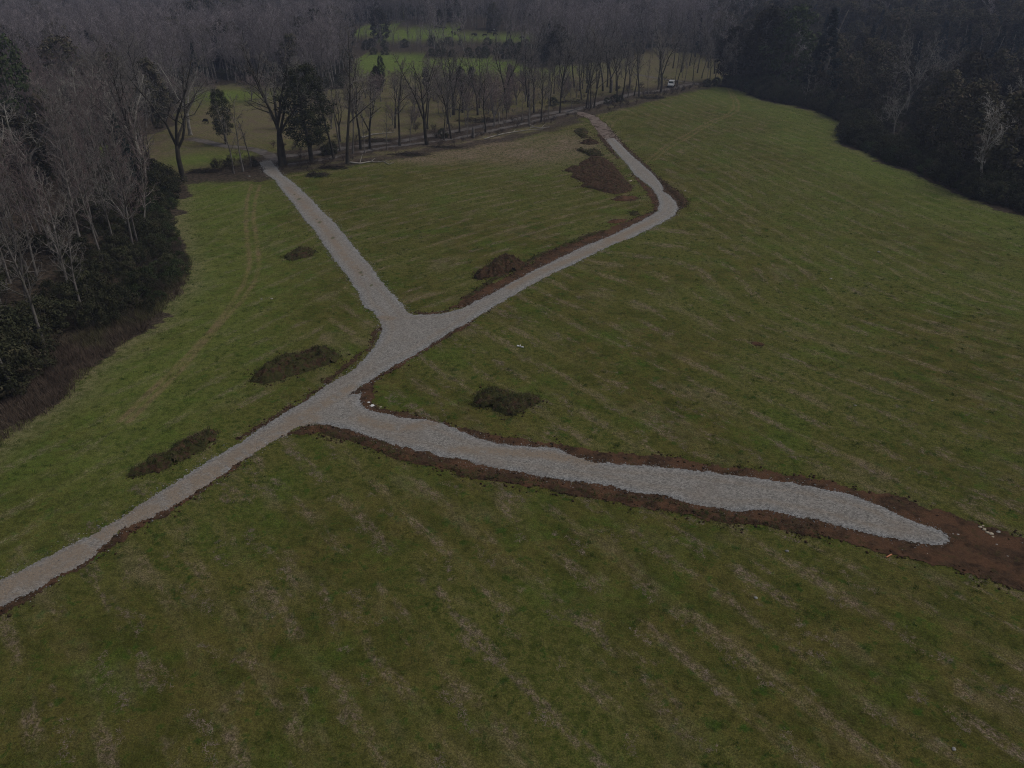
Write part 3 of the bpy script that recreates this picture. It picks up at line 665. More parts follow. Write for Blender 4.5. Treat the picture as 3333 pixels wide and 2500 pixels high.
def along(pts, t):
    k = t * (len(pts) - 1); i = min(int(k), len(pts) - 2); f = k - i
    return pts[i].lerp(pts[i + 1], f), (pts[i + 1] - pts[i]).normalized()

STYLES = {  # H, trunk fraction, trunk radius, [per level: n, t0, angle, len ratio, wobble, up], wobble, rmin
    'alder': dict(H=17, tr=.97, r=.19, wob=.035, up=.03, lv=[(28, .30, 48, .21, .14, .10), (8, .2, 42, .42, .2, .08), (5, .2, 40, .45, .2, .03)], rmin=0.02),
    'row': dict(H=22, tr=.93, r=.36, wob=.07, up=.04, lv=[(15, .34, 42, .34, .16, .10), (8, .2, 42, .45, .2, .07), (6, .15, 42, .45, .25, .04), (3, .3, 40, .5, .2, .0)], rmin=0.042),
    'fork': dict(H=22, tr=.30, r=.52, wob=.06, up=.04, fork=(3, 22, .72), lv=[(10, .25, 42, .36, .2, .08), (7, .2, 42, .45, .2, .05), (8, .15, 42, .45, .25, .03)], rmin=0.042),
    'plane': dict(H=25, tr=.26, r=.52, wob=.06, up=.03, fork=(4, 30, .66), lv=[(9, .25, 52, .42, .30, .03), (7, .2, 50, .48, .34, .02), (5, .15, 48, .46, .4, .02), (2, .3, 45, .5, .3, .0)], rmin=0.024),
    'thin': dict(H=11, tr=.97, r=.14, wob=.05, up=.03, lv=[(14, .35, 40, .22, .16, .10), (6, .2, 40, .45, .2, .06), (3, .2, 40, .5, .2, .0)], rmin=0.032),
    'bushy': dict(H=9, tr=.22, r=.20, wob=.1, up=.03, fork=(5, 34, .78), lv=[(10, .15, 45, .4, .22, .06), (7, .15, 45, .45, .25, .03), (4, .15, 40, .5, .25, .0)], rmin=0.034),
    'comb': dict(H=15, tr=.97, r=.16, wob=.04, up=.02, lv=[(26, .12, 62, .27, .10, -.02), (6, .25, 40, .35, .14, .02), (4, .2, 40, .45, .2, .0)], rmin=0.024),
    'far': dict(H=19, tr=.95, r=.26, wob=.05, up=.04, lv=[(13, .25, 42, .36, .16, .10), (8, .15, 42, .48, .22, .06), (4, .15, 42, .5, .25, .03)], rmin=.05),
    'farpole': dict(H=20, tr=.97, r=.20, wob=.04, up=.03, lv=[(17, .30, 46, .22, .14, .10), (8, .15, 42, .48, .22, .06), (3, .15, 42, .5, .25, .03)], rmin=.05),
}
def grow(style, seed):
    S = STYLES[style]; rg = random.Random(seed); T = MB(); K = MB()
    H, lv, rmin = S['H'], S['lv'], S['rmin']
    def kids(pts, L, r, lev):
        if lev >= len(lv): return
        n, t0, ang, ratio, wob, up = lv[lev]
        n = max(1, int(n * rg.uniform(.8, 1.2))); ph = rg.uniform(0, 6.28)
        for i in range(n):
            t = t0 + (1 - t0) * ((i + rg.random()) / n)
            p, d = along(pts, t)
            ph += 2.4 + rg.gauss(0, .4)
            dd = axis_rot(d, R(ang * rg.uniform(.7, 1.25)), ph)
            LL = L * ratio * (1.25 - .75 * t) * rg.uniform(.65, 1.2)
            rr = max(rmin, min(r * (1 - .7 * t) * .55, LL * .022 + .006))
            last = lev == len(lv) - 1
            if last:
                K.spike(p, p + (dd + Vector((0, 0, up * 3))).normalized() * LL, rmin); continue
            q = limb(rg, p, dd, LL, 4 if lev == 0 else 3, wob, up)
            B = T if lev == 0 else K
            B.tube(q, [rr * (1 - .75 * j / (len(q) - 1)) for j in range(len(q))], 4 if lev == 0 else 3)
            kids(q, LL, rr, lev + 1)
    L0 = H * S['tr']
    pts = limb(rg, Vector((0, 0, -.2)), Vector((rg.gauss(0, .03), rg.gauss(0, .03), 1)).normalized(), L0, 9 if 'fork' not in S else 5, S['wob'], S['up'])
    r = S['r']
    if 'fork' in S:
        T.tube(pts, [r * (1.25 if j == 0 else 1 - .25 * j / (len(pts) - 1)) for j in range(len(pts))], 8)
        n, ang, ratio = S['fork']; ph = rg.uniform(0, 6.28)
        for i in range(n):
            ph += 6.28 / n + rg.gauss(0, .3)
            st, d = along(pts, 1 - .18 * rg.random())
            q = limb(rg, st, axis_rot(d, R(ang * rg.uniform(.5, 1.25)), ph), H * ratio * rg.uniform(.8, 1.05), 7, lv[0][4] * .6, .07)
            rr = r * .55
            T.tube(q, [rr * (1 - .82 * j / (len(q) - 1)) for j in range(len(q))], 6)
            kids(q, H * ratio, rr, 0)
    else:
        T.tube(pts, [r * (1.3 if j == 0 else 1 - .9 * j / (len(pts) - 1)) for j in range(len(pts))], 7)
        kids(pts, L0, r, 0)
    return T, K

def evergreen(seed, H=16, rad=5.0, base=.12, shape='round', n=46, m=70, leaf=.45):
    rg = random.Random(seed); T = MB(); K = MB()
    top = H * (.8 if shape == 'round' else .95)
    tr = limb(rg, Vector((0, 0, -.2)), Vector((0, 0, 1)), top, 6, .05, .05)
    T.tube(tr, [H * .018 * (1.2 - j / 6) for j in range(7)], 7)
    for i in range(n):
        t = (i + rg.random()) / n
        z = base * H + (1 - base) * H * t * .94
        if shape == 'round': w = rad * (math.sin(math.pi * (.18 + .80 * t)) ** .7)
        elif shape == 'cone': w = rad * (1.02 - t) ** .85
        else: w = rad * (math.sin(math.pi * (.10 + .86 * t)) ** .55)
        ph = i * 2.39996 + rg.gauss(0, .5); rr = w * math.sqrt(rg.uniform(.35, 1.0)) * rg.uniform(.75, 1.1)
        c = Vector((math.cos(ph) * rr, math.sin(ph) * rr, z))
        if i % 3 == 0 and rr > .8:
            s_, _ = along(tr, min(.98, max(.1, (z - .8) / top)))
            T.tube([s_, s_.lerp(c, .5) + Vector((0, 0, .15)), c], [H * .006, H * .004, .02], 4)
        cr = rad * rg.uniform(.20, .36) if shape != 'cone' else max(.35, w * .33)
        sq = rg.uniform(.55, .85)
        for k in range(m):
            v = Vector((rg.gauss(0, 1), rg.gauss(0, 1), rg.gauss(0, 1))).normalized()
            p = c + Vector((v.x * cr, v.y * cr, v.z * cr * sq)) * rg.uniform(.55, 1.08)
            nn = (v + Vector((rg.gauss(0, .5), rg.gauss(0, .5), rg.gauss(0, .5) + .35))).normalized()
            a = nn.orthogonal().normalized(); a = (a * math.cos(rg.random() * 6.28) + nn.cross(a) * math.sin(rg.random() * 6.28)).normalized()
            s_ = leaf * rg.uniform(.5, 1.15)
            K.quad(p, a * s_ * .5, nn.cross(a) * s_ * .26)
    return T, K

def brushy(seed):
    T, K = grow('bushy', seed)
    for B in (T, K): B.v = [Vector((v.x * .5, v.y * .5, v.z * .36)) for v in B.v]
    return T, K
KIND = {}
def register(kind, T, K, tm, km):
    """one variant of a tree kind: trunk mesh and crown mesh"""
    KIND.setdefault(kind, []).append((T.mesh('trunk', tm, True), K.mesh('crown', km)))
def joined(kind, i=0):
    """the same variant as one mesh with two materials"""
    a, b = KIND[kind][i]
    def get(me):
        v = np.empty(len(me.vertices) * 3, np.float32); me.vertices.foreach_get('co', v)
        lt = np.empty(len(me.polygons), np.int32); me.polygons.foreach_get('loop_total', lt)
        li = np.empty(len(me.loops), np.int32); me.loops.foreach_get('vertex_index', li)
        st = np.concatenate([[0], np.cumsum(lt)[:-1]]).astype(int); fs = []
        for k in (4, 3):
            s_ = st[lt == k]
            fs.append(li[s_[:, None] + np.arange(k)] if len(s_) else np.zeros((0, k), np.int32))
        return v.reshape(-1, 3), fs
    va, fa = get(a); vb, fb = get(b); o = len(va)
    F = [fa[0], fa[1], fb[0] + o, fb[1] + o]
    mi = np.concatenate([np.zeros(len(fa[0]) + len(fa[1])), np.ones(len(fb[0]) + len(fb[1]))])
    return np_mesh('tree', np.vstack([va, vb]), F, [a.materials[0], b.materials[0]], mi)

for s in range(4): register('alder', *grow('alder', 10 + s), M['bark'], M['twig_red'])
for s in range(3): register('alder_grey', *grow('alder', 20 + s), M['bark'], M['twig_grey'])
for s in range(4): register('row', *grow('row', 30 + s), M['bark_moss'], M['twig_grey'])
for s in range(2): register('row_pale', *grow('row', 36 + s), M['bark_pale'], M['twig_pale'])
for s in range(2): register('fork', *grow('fork', 40 + s), M['bark_moss'], M['twig_grey'])
for s in range(3): register('plane', *grow('plane', 50 + s), M['bark_pale'], M['twig_pale'])
for s in range(2): register('plane_dark', *grow('plane', 50 + s), M['bark_moss'], M['twig_grey' if s == 0 else 'twig_pale'])
for s in range(3): register('thin', *grow('thin', 60 + s), M['bark'], M['twig_grey'])
for s in range(3): register('bushy', *grow('bushy', 70 + s), M['bark'], M['twig_red'])
register('comb', *grow('comb', 80), M['bark_pale'], M['twig_pale'])
for s in range(3): register('far', *grow('far', 90 + s), M['bark'], M['twig_far'])
for s in range(3): register('farpole', *grow('farpole', 95 + s), M['bark'], M['twig_far'])
for s in range(5): register('ever', *evergreen(100 + s, 15 + s, 4.6 + .5 * s, .08, 'round', 60, 78, .68), M['bark'], M['leaf_dark'])
for s in range(2): register('ever_green', *evergreen(110 + s, 16, 4.8, .10, 'round', 56, 62, .5), M['bark'], M['leaf_green'])
for s in range(3): register('conifer', *evergreen(120 + s, 19, 3.4, .10, 'cone', 60, 50, .5), M['bark'], M['leaf_blue'])
register('column', *evergreen(130, 20, 4.4, .20, 'col', 95, 150, .30), M['bark_moss'], M['leaf_deep'])
for s in range(4): register('shrub', *evergreen(140 + s, 3.4, 2.2, .0, 'round', 36, 105, .19), M['bark'], M['leaf_bramble'])
for s in range(2): register('shrub_green', *evergreen(150 + s, 2.6, 2.0, .0, 'round', 32, 100, .18), M['bark'], M['leaf_green'])
for s in range(2): register('brush', *brushy(160 + s), M['bramble'], M['bramble'])

placed = []          # (x, y) of every single tree, to keep the far wood off them
def plant(kind, x, y, scale, label, cat, group=None, name='bare_tree', lean=(0, 0), var=None, rz=None, wide=1.0):
    T, K = KIND[kind][rng.randrange(len(KIND[kind])) if var is None else var]
    o = bpy.data.objects.new(name, None); C.objects.link(o)
    o.empty_display_size = 1.0
    o.location = (x, y, gh(x, y)); o.scale = (scale * wide, scale * wide, scale)
    o.rotation_euler = (lean[0], lean[1], rng.uniform(0, 6.28) if rz is None else rz)
    tag(o, label, cat, group)
    for nm, me in (('trunk', T), ('crown', K)):
        c = bpy.data.objects.new(nm, me); C.objects.link(c); c.parent = o
    placed.append((x, y))
    return o

def height_to(x, y, py):
    """height at which photograph row py is met above ground point (x, y)"""
    v = (py - 1250.0) / FPX
    t = y / (CP - v * SP)
    return CAM_H + (-SP - v * CP) * t - gh(x, y)

# ---------------------------------------------------------------- single trees along the farm track, left to right
BASE_H = {k: (STYLES[k]['H'] if k in STYLES else 17) for k in KIND}
def ptree(kind, px, py, top, label, var=None, lean=(0, 0), rz=None, group=None, name='bare_tree', cat='tree', wide=1.0):
    x, y = at(px, py)
    h = max(3, height_to(x, y, top))
    H = max(v.co.z for v in KIND[kind][0][0].vertices) * 1.06 if kind not in HC else HC[kind]
    HC[kind] = H
    return plant(kind, x, y, h / H, label, cat, group, name, lean, var, rz, wide)
HC = {'column': 20.5, 'conifer': 19.5, 'ever': 15.5, 'ever_green': 16.0, 'shrub': 3.6, 'shrub_green': 2.8, 'plane': 24, 'plane_dark': 24, 'fork': 20, 'row': 22, 'alder': 17, 'alder_grey': 17, 'thin': 11, 'bushy': 8.5, 'comb': 15, 'far': 19, 'farpole': 20}

ptree('plane_dark', 597, 582, 150, 'broad bare tree with long mossy limbs at the left corner of the bare yard', 0, rz=.4)
ptree('plane_dark', 916, 541, 110, 'leaning bare plane tree with a thick twin trunk beside the road junction', 1, lean=(0, -.16), rz=0.0)
ptree('fork', 926, 536, 170, 'slim bare tree right behind the leaning twin trunk at the junction', 0)
ptree('thin', 761, 566, 330, 'leftmost of the three thin bare trunks on the bare yard', 0)
ptree('thin', 792, 558, 300, 'middle one of the three thin bare trunks on the bare yard', 1)
ptree('thin', 819, 545, 360, 'rightmost of the three thin bare trunks on the bare yard', 2)
ptree('column', 1015, 529, 190, 'large dark evergreen tree beside the track, right of the leaning plane tree', name='evergreen_tree', wide=1.2)
ptree('column', 735, 470, 280, 'dark evergreen tree behind the thin trunks of the yard', name='evergreen_tree', wide=.9)
ptree('conifer', 985, 420, 210, 'dark pointed evergreen peeping out behind the large roadside evergreen', name='evergreen_tree')
ROW = [(1086, 516, 215, 'row'), (1108, 492, 200, 'thin'), (1131, 533, 105, 'row'), (1148, 500, 190, 'thin'), (1174, 486, 175, 'row'), (1187, 499, 330, 'thin'), (1204, 483, 285, 'fork'), (1260, 488, 320, 'thin'),
       (1301, 474, 185, 'row'), (1334, 463, 290, 'thin'), (1390, 470, 195, 'fork'), (1445, 456, 270, 'row'), (1454, 412, 260, 'thin'), (1469, 451, 185, 'row'), (1495, 431, 240, 'row'), (1522, 447, 330, 'thin'),
       (1580, 431, 215, 'row'), (1608, 411, 240, 'bushy'), (1640, 413, 300, 'thin'), (1685, 399, 315, 'thin'), (1698, 401, 300, 'thin'), (1724, 413, 295, 'thin'), (1738, 368, 165, 'row'), (1762, 397, 200, 'row'),
       (1785, 384, 200, 'thin'), (1791, 345, 180, 'row'), (1822, 368, 160, 'row'), (1860, 352, 240, 'thin'), (1893, 324, 150, 'row'), (1908, 352, 150, 'row'), (1916, 352, 180, 'thin'), (1923, 353, 170, 'row'), (1934, 351, 150, 'row'),
       (1987, 302, 140, 'fork'), (2009, 329, 130, 'row'), (2024, 324, 120, 'row'), (2043, 319, 160, 'thin'), (2064, 312, 150, 'row'), (2080, 314, 120, 'row'), (2110, 305, 170, 'thin'), (2141, 292, 150, 'row'), (2151, 300, 110, 'fork'),
       (2197, 270, 160, 'thin'), (2203, 282, 150, 'row'), (2228, 267, 140, 'thin'), (2255, 262, 150, 'row'), (2284, 255, 130, 'row'), (2299, 275, 150, 'thin'), (2310, 274, 140, 'row'), (2325, 267, 130, 'row'), (2350, 276, 140, 'row')]
ORD = ['first', 'second', 'third', 'fourth', 'fifth', 'sixth', 'seventh', 'eighth', 'ninth', 'tenth', 'eleventh', 'twelfth', 'thirteenth', 'fourteenth', 'fifteenth', 'sixteenth', 'seventeenth', 'eighteenth', 'nineteenth', 'twentieth']
WORD = {'row': 'tall straight', 'thin': 'thin', 'fork': 'forked', 'bushy': 'fan shaped'}
ROWX = [r[0] for r in ROW]
for i, (px, py, top, kd) in enumerate(ROW):
    if i < 17: lab = f'{WORD[kd]} bare roadside tree, {ORD[i]} trunk right of the large roadside evergreen'
    elif px < 1980: lab = f'{WORD[kd]} bare roadside tree, {ORD[[j for j in range(len(ROW)) if 1600 < ROWX[j] < 1980][::-1].index(i)]} trunk left of the thick dark forked tree'
    else: lab = f'{WORD[kd]} bare roadside tree, {ORD[len(ROW) - 1 - i]} from the right end of the row'
    ptree(kd, px, py, top, lab, lean=(rng.gauss(0, .035), rng.gauss(0, .035)), group='bare trees in the row along the farm track', wide=.8 if kd == 'thin' else .9)

beyond = P('S', [(1080, 480), (1300, 440), (1500, 395), (1700, 360), (1850, 325), (2000, 298), (2150, 275), (2150, 255), (2000, 272), (1850, 295), (1700, 325), (1500, 365), (1300, 415), (1080, 455)])
# ---------------------------------------------------------------- wood on the left
def scatter(poly, n, mind, seed, keep=None, near=True):
    """spaced points inside a ground outline"""
    r_ = np.random.default_rng(seed); poly = np.array(poly)
    lo, hi = poly.min(0), poly.max(0); out = []
    cand = r_.uniform(lo, hi, (n * 60, 2)); m_ = inside(cand[:, 0], cand[:, 1], poly); cand = cand[m_]
    if keep is not None: cand = cand[keep(cand[:, 0], cand[:, 1])]
    for c in cand:
        if len(out) >= n: break
        if out and (np.hypot(*(np.array(out) - c).T) < mind).any(): continue
        if placed and (np.hypot(*(np.array(placed) - c).T) < mind * .8).any(): continue
        out.append(c)
    return out
def outside_open(x, y, pad=0):
    m_ = np.zeros(x.shape, bool)
    for p in OPEN: m_ |= inside(x, y, p)
    return ~m_
LE = P('S', left_edge)
for x, y in scatter(beyond, 22, 4.2, 25, lambda x, y: pdist(x, y, lane_far, False) > 2.5):
    plant('row' if rng.random() < .7 else 'fork', x, y, rng.uniform(.62, .95), 'bare tree standing on the far side of the farm track behind the roadside row', 'tree', 'bare trees on the far side of the farm track', lean=(rng.gauss(0, .04), rng.gauss(0, .04)), wide=.8)
left_near = P('S', [(600, 600), (560, 730), (600, 850), (590, 940), (510, 1010), (440, 1065), (260, 1215), (60, 1365), (-200, 1500), (-700, 1300), (-700, 520), (-300, 470), (250, 470), (430, 500), (520, 570)])
ptree('ever_green', 85, 500, 92, 'tall green evergreen tree rising above the left wood', 0, name='evergreen_tree', wide=.85)
EGX, EGY = placed[-1]
def before_evergreen(x, y): return (np.abs(x / y - EGX / EGY) < .034) & (y < EGY + 2) & (y > EGY - 62)
pts = scatter(left_near, 135, 3.5, 1, lambda x, y: outside_open(x, y) & ~before_evergreen(x, y))
for x, y in pts:
    d = float(pdist(np.array([x]), np.array([y]), LE, False)[0])
    if d < 4.5: continue
    red = rng.random() < .45 + .2 * (y > 120)
    kd = 'alder' if red else 'alder_grey'
    plant(kd, x, y, rng.uniform(.82, 1.18), ('slender bare tree with reddish brown twigs in the dense wood at the left' if red else 'slender bare tree with grey trunk and twigs in the dense wood at the left'),
          'tree', 'slender bare trees of the wood at the left', lean=(rng.gauss(0, .05), rng.gauss(0, .05)))
# pale spreading trees over that wood
for px, py, top, lab, v in [(300, 560, 190, 'pale bare spreading tree in the left wood, between the tall evergreen and the yard', 0), (470, 545, 170, 'pale bare tree with crooked whitish limbs just left of the yard', 1),
                            (120, 620, 280, 'pale bare tree with leaning forked trunk near the left edge of the picture', 2), (20, 700, 330, 'pale bare tree cut by the left edge of the picture', 0),
                            (420, 760, 520, 'grey bare tree with leafy nests of ivy at the field corner of the left wood', 1), (230, 470, 200, 'pale bare spreading tree farthest back in the left wood', 2), (620, 440, 140, 'pale bare spreading tree across the track behind the yard', 2)]:
    ptree('plane', px, py, top, lab, v, group=None)
ptree('ever', 20, 420, 130, 'dark evergreen tree left of the tall green evergreen', 1, name='evergreen_tree', wide=.7)
for px, py, top in [(190, 520, 330), (260, 480, 300), (330, 470, 310), (100, 600, 400), (240, 420, 290)]:
    ptree('ever', px, py, top, 'dark evergreen tree half hidden among bare trees of the left wood', group='evergreens inside the left wood', name='evergreen_tree')
# dark bushes along the edge of the left wood
le = densify(P('S', [(575, 640), (552, 725), (590, 820), (600, 870), (575, 945), (500, 1015), (440, 1060)]), .9, 0, 0, False)
for i, (x, y) in enumerate(le[::3]):
    for k in range(2):
        q = (x - rng.uniform(.2, 1.5) - 3.0 * k, y + rng.uniform(-1, 1))
        g_ = rng.random() < .3
        plant('shrub_green' if g_ else 'brush' if rng.random() < .4 else 'shrub', q[0], q[1], rng.uniform(.7, 1.25) * (1.1 if k else .75), 'dark bramble bush massed along the edge of the left wood', 'bush', 'dark bushes along the edge of the left wood', 'bush')
for px, py, s_ in [(60, 1150, 1.5), (30, 1180, 1.4), (95, 1200, 1.2), (50, 1250, 1.3), (-20, 1220, 1.5), (10, 1290, 1.2), (120, 1130, 1.1), (150, 1080, 1.2), (-60, 1300, 1.4), (300, 1000, 1.3), (230, 1040, 1.2), (520, 660, 1.5), (500, 620, 1.6), (550, 625, 1.3), (470, 600, 1.5)]:
    x, y = at(px, py)
    plant('shrub', x, y, s_ * 1.15, 'dark bush standing in brown undergrowth below the left wood', 'bush', 'dark bushes in the brown undergrowth at the left', 'bush')

# ---------------------------------------------------------------- wood on the right
RE = P('S', right_edge)
right_near = P('S', [(2345, 272), (2420, 285), (2500, 318), (2600, 340), (2700, 368), (2765, 392), (2755, 440), (2760, 462), (2870, 512), (2990, 555), (3080, 600), (3240, 665), (3420, 715)]) + [(190, 120), (205, 230), (190, 330), (150, 420), (100, 420), (92, 330)]
ptree('comb', 2875, 432, 265, 'pale dead tree with comb like drooping branches at the edge of the right wood', 0, rz=.3, lean=(0, .05))
ptree('plane', 2908, 440, 275, 'pale bare forked tree beside the comb branched dead tree', 1, rz=1.0, lean=(0, .10), wide=.8)
ptree('plane', 2945, 385, 90, 'tall grey bare tree with wide crown above the right wood', 0, wide=.85)
ptree('comb', 2528, 300, 170, 'thin pale bare trunk at the far end of the right wood edge', 0, wide=.6)
ptree('comb', 2617, 345, 190, 'pale straight bare trunk on the right wood edge, near the far field corner', 0, rz=2, wide=.6)
ptree('thin', 2640, 350, 250, 'thin grey trunk beside the pale straight trunk on the right wood edge', 0)
ptree('conifer', 2665, 330, 0, 'tall blue green conifer standing above the far end of the right wood', 1, name='conifer_tree', wide=1.3)
ptree('ever_green', 2560, 300, 5, 'large dark green evergreen with rounded top at the far end of the right wood', 0, name='evergreen_tree', wide=1.1)
ptree('ever', 2480, 290, 40, 'broad dark evergreen beside the far field corner', 2, name='evergreen_tree', wide=1.0)
for px, py in [(2875, 445), (2890, 450), (2908, 455), (2925, 450), (2870, 470), (2905, 480), (2940, 470), (2528, 310), (2617, 352), (2640, 358)]: placed.append(at(px, py))
pts = scatter(right_near, 190, 5.4, 2, outside_open)
def screens(x, y):
    for px, py, w in ((2878, 432, .020), (2925, 440, .034), (2528, 300, .010), (2628, 345, .014)):
        tx, ty = at(px, py)
        if y < ty + 1 and abs(x / y - tx / ty) < w: return True
    return False
pts = [c for c in pts if not screens(*c)]
edge_pts = sorted(pts, key=lambda c: float(pdist(np.array([c[0]]), np.array([c[1]]), RE, False)[0]))
for i, (x, y) in enumerate(edge_pts):
    d = float(pdist(np.array([x]), np.array([y]), RE, False)[0])
    if d < 3.2: continue
    q = rng.random()
    if q < .22 and d < 50:
        plant('row' if rng.random() < .4 else 'row_pale', x, y, rng.uniform(.7, 1.0), 'grey bare tree standing among the dark evergreens of the right wood', 'tree', 'bare trees among the evergreens at the right')
    elif q < .26:
        plant('conifer', x, y, rng.uniform(.8, 1.05), 'pointed blue green conifer among the rounded evergreens of the right wood', 'tree', 'conifers of the wood at the right', 'conifer_tree')
    else:
        plant('ever', x, y, rng.uniform(.6, 1.15) * (.75 if d < 9 else 1), 'rounded dark evergreen tree in the dense wood at the right', 'tree', 'rounded evergreens of the wood at the right', 'evergreen_tree', wide=1.05)
re_ = densify(P('S', [(2360, 284), (2410, 290), (2469, 320), (2586, 343), (2650, 357), (2698, 378), (2752, 400), (2742, 440), (2745, 465), (2795, 486), (2858, 514), (2925, 541), (2993, 559), (3060, 595), (3150, 640), (3240, 668), (3336, 694), (3480, 740)]), 2.1, 0, 0, False)
for i, (x, y) in enumerate(re_):
    for k in range(2):
        plant('shrub_green' if rng.random() < .22 else 'shrub', x + rng.uniform(.6, 2.2) + 3.2 * k, y + rng.uniform(-.6, 1.6) + 1.0 * k, rng.uniform(.8, 1.35) * (1.35 if k else 1.0),
              'dark bush massed along the edge of the right wood', 'bush', 'dark bushes along the edge of the right wood', 'bush')
# ---------------------------------------------------------------- trees and bushes in the pastures behind the track
for px, py, top, kd, lab in [
        (1245, 300, 175, 'column', 'narrow dark evergreen behind the roadside trees, on the green pasture'), (1228, 300, 215, 'ever', 'dark evergreen beside the narrow one on the green pasture'),
        (1352, 262, 238, 'ever_green', 'small round green tree alone on the pasture edge'), (1388, 285, 215, 'ever', 'dark evergreen in the pasture hedge, right of the small round tree'),
        (1500, 300, 212, 'ever', 'bulky dark evergreen clump in the middle pasture'), (1535, 285, 218, 'ever', 'dark evergreen at the right side of the bulky clump in the middle pasture'), (1660, 262, 205, 'ever', 'dark round evergreen at the right end of the green pasture'),
        (1500, 140, 112, 'conifer', 'pointed dark conifer below the cattle pasture'), (1595, 150, 132, 'conifer', 'small pointed conifer in the hedge below the cattle pasture'), (1640, 152, 133, 'conifer', 'second small pointed conifer in the hedge below the cattle pasture'),
        (1690, 155, 137, 'conifer', 'small conifer at the right end of the hedge below the cattle pasture')]:
    ptree(kd, px, py, top, lab, name='conifer_tree' if kd == 'conifer' else 'evergreen_tree', wide=.75 if kd != 'column' else .55)
for px, py in [(1430, 305), (1445, 320), (1415, 290), (1470, 330), (1600, 330), (1625, 345), (1650, 330), (1680, 340), (1710, 330), (1740, 300), (1560, 350), (1590, 370), (1520, 360), (1660, 300), (1700, 290), (1480, 370), (1350, 360), (1240, 330), (1215, 350), (1290, 320), (1190, 320), (1080, 420), (1045, 400), (1150, 400), (700, 330), (660, 300), (560, 330), (600, 360), (820, 330), (870, 340), (900, 420)]:
    plant('bushy', *at(px, py), rng.uniform(.8, 1.25), 'bushy bare tree with purplish brown twigs on the rough pasture behind the track', 'tree', 'bushy bare trees on the pasture behind the track', 'bushy_tree')
rough = P('S', [(1330, 340), (1420, 290), (1700, 260), (1900, 280), (1880, 330), (1780, 345), (1700, 380), (1560, 400), (1380, 440), (1250, 450), (1100, 460), (1150, 390)])
for x, y in scatter(rough, 48, 4.5, 15):
    if rng.random() < .6: plant('bushy', x, y, rng.uniform(.5, .9), 'bushy bare tree with purplish brown twigs on the rough pasture behind the track', 'tree', 'bushy bare trees on the pasture behind the track', 'bushy_tree')
    else: plant('thin', x, y, rng.uniform(.8, 1.2), 'thin bare sapling on the rough pasture behind the track', 'tree', 'thin bare saplings behind the track', 'sapling', wide=.8)
hedge = P('S', [(1150, 180), (1280, 178), (1400, 177), (1500, 184), (1640, 190), (1745, 196), (1760, 150), (1700, 146), (1620, 142), (1500, 138), (1400, 132), (1290, 132), (1140, 134)])
OPEN.append(hedge)
for x, y in scatter(hedge, 110, 4.5, 5):
    e_ = rng.random() < .22 + .22 * (x > -45)
    if e_: plant('shrub', x, y, rng.uniform(.7, 1.25), 'dark evergreen bush in the broad hedge between the two green pastures', 'bush', 'bushes in the hedge between the pastures', 'bush')
    else: plant('far', x, y, rng.uniform(.22, .38), 'bare brownish tree in the broad hedge between the two green pastures', 'tree', 'bare trees in the hedge between the pastures', 'hedge_tree')
for k, (px, py, top) in enumerate([(1200, 150, 40), (1240, 148, 50), (1280, 150, 30), (1330, 150, 35), (1370, 152, 60), (1120, 170, 30), (1540, 160, 95)]):
    ptree('far', px, py, top, 'tall bare tree rising from the hedge in front of the cattle pasture', group='tall bare trees in front of the cattle pasture')
back = P('S', [(1700, 250), (1720, 200), (1860, 196), (2050, 185), (2150, 158), (2330, 180), (2370, 240), (2250, 250), (2100, 272), (1950, 300), (1850, 320)])
for x, y in scatter(back, 60, 4.0, 6, lambda x, y: pdist(x, y, lane_back, False) > 3):
    plant('row' if rng.random() < .5 else 'thin', x, y, rng.uniform(.7, 1.0), 'bare tree on the rough ground behind the far end of the farm track', 'tree', 'bare trees behind the far end of the farm track')
for px, py, top, lab in [(1315, 70, 14, 'yellow flowering tree in the far wood, left of the cattle pasture'), (1432, 88, 34, 'yellow flowering tree just behind the top of the cattle pasture')]:
    x, y = at(px, py)
    o = plant('ever', x, y, max(.5, height_to(x, y, top) / 15.5), lab, 'tree', None, 'flowering_tree', wide=.6)
    me = o.children[1].data.copy(); me.materials.clear(); me.materials.append(M['leaf_yellow']); o.children[1].data = me
# yard and track brush
def stick_heap(label, px, py, rx, ry, h, n, seed):
    x, y = at(px, py); r_ = random.Random(seed); mb = MB()
    for _ in range(n):
        a = r_.uniform(0, 6.28); q = math.sqrt(r_.random()); c = Vector((math.cos(a) * q * rx, math.sin(a) * q * ry, 0)); c.z = h * (1 - q) * r_.random() + .05
        d = Vector((r_.gauss(0, 1), r_.gauss(0, 1), r_.gauss(0, .28))).normalized() * r_.uniform(.5, 1.5)
        mb.tube([c - d, c + Vector((0, 0, r_.uniform(0, .15))), c + d], [r_.uniform(.02, .05), .03, .012], 4)
    o = link('brush_heap', mb.mesh('brush_heap', M['bramble']), None, (x, y, gh(x, y)))
    tag(o, label, 'brush heap'); return o
stick_heap('heap of grey roots and branches on the grass edge right of the junction', 1033, 572, 2.2, 1.5, 1.5, 150, 1)
stick_heap('low brown heap of twigs between the root heap and the pale fallen branch', 1085, 548, 3.2, 1.2, .8, 150, 2)
stick_heap('long low heap of cut branches at the field edge below the forked roadside tree', 1330, 505, 5.5, 1.2, .8, 200, 3)
stick_heap('heap of branches at the field edge right of the cut branches', 1445, 480, 4.5, 1.0, .7, 160, 4)
stick_heap('heap of dead branches between the two tracks, behind the snag', 1215, 460, 5.0, 1.5, 1.0, 200, 5)
stick_heap('dark heap of branches beyond the track near the fan shaped tree', 1560, 395, 6.5, 2.5, 1.2, 240, 6)
stick_heap('dark heap of branches beyond the puddle on the track', 1870, 335, 6.0, 2.5, 1.6, 240, 7)
stick_heap('grey heap of branches at the field edge below the white van', 2115, 320, 5.0, 1.5, 1.3, 220, 8)
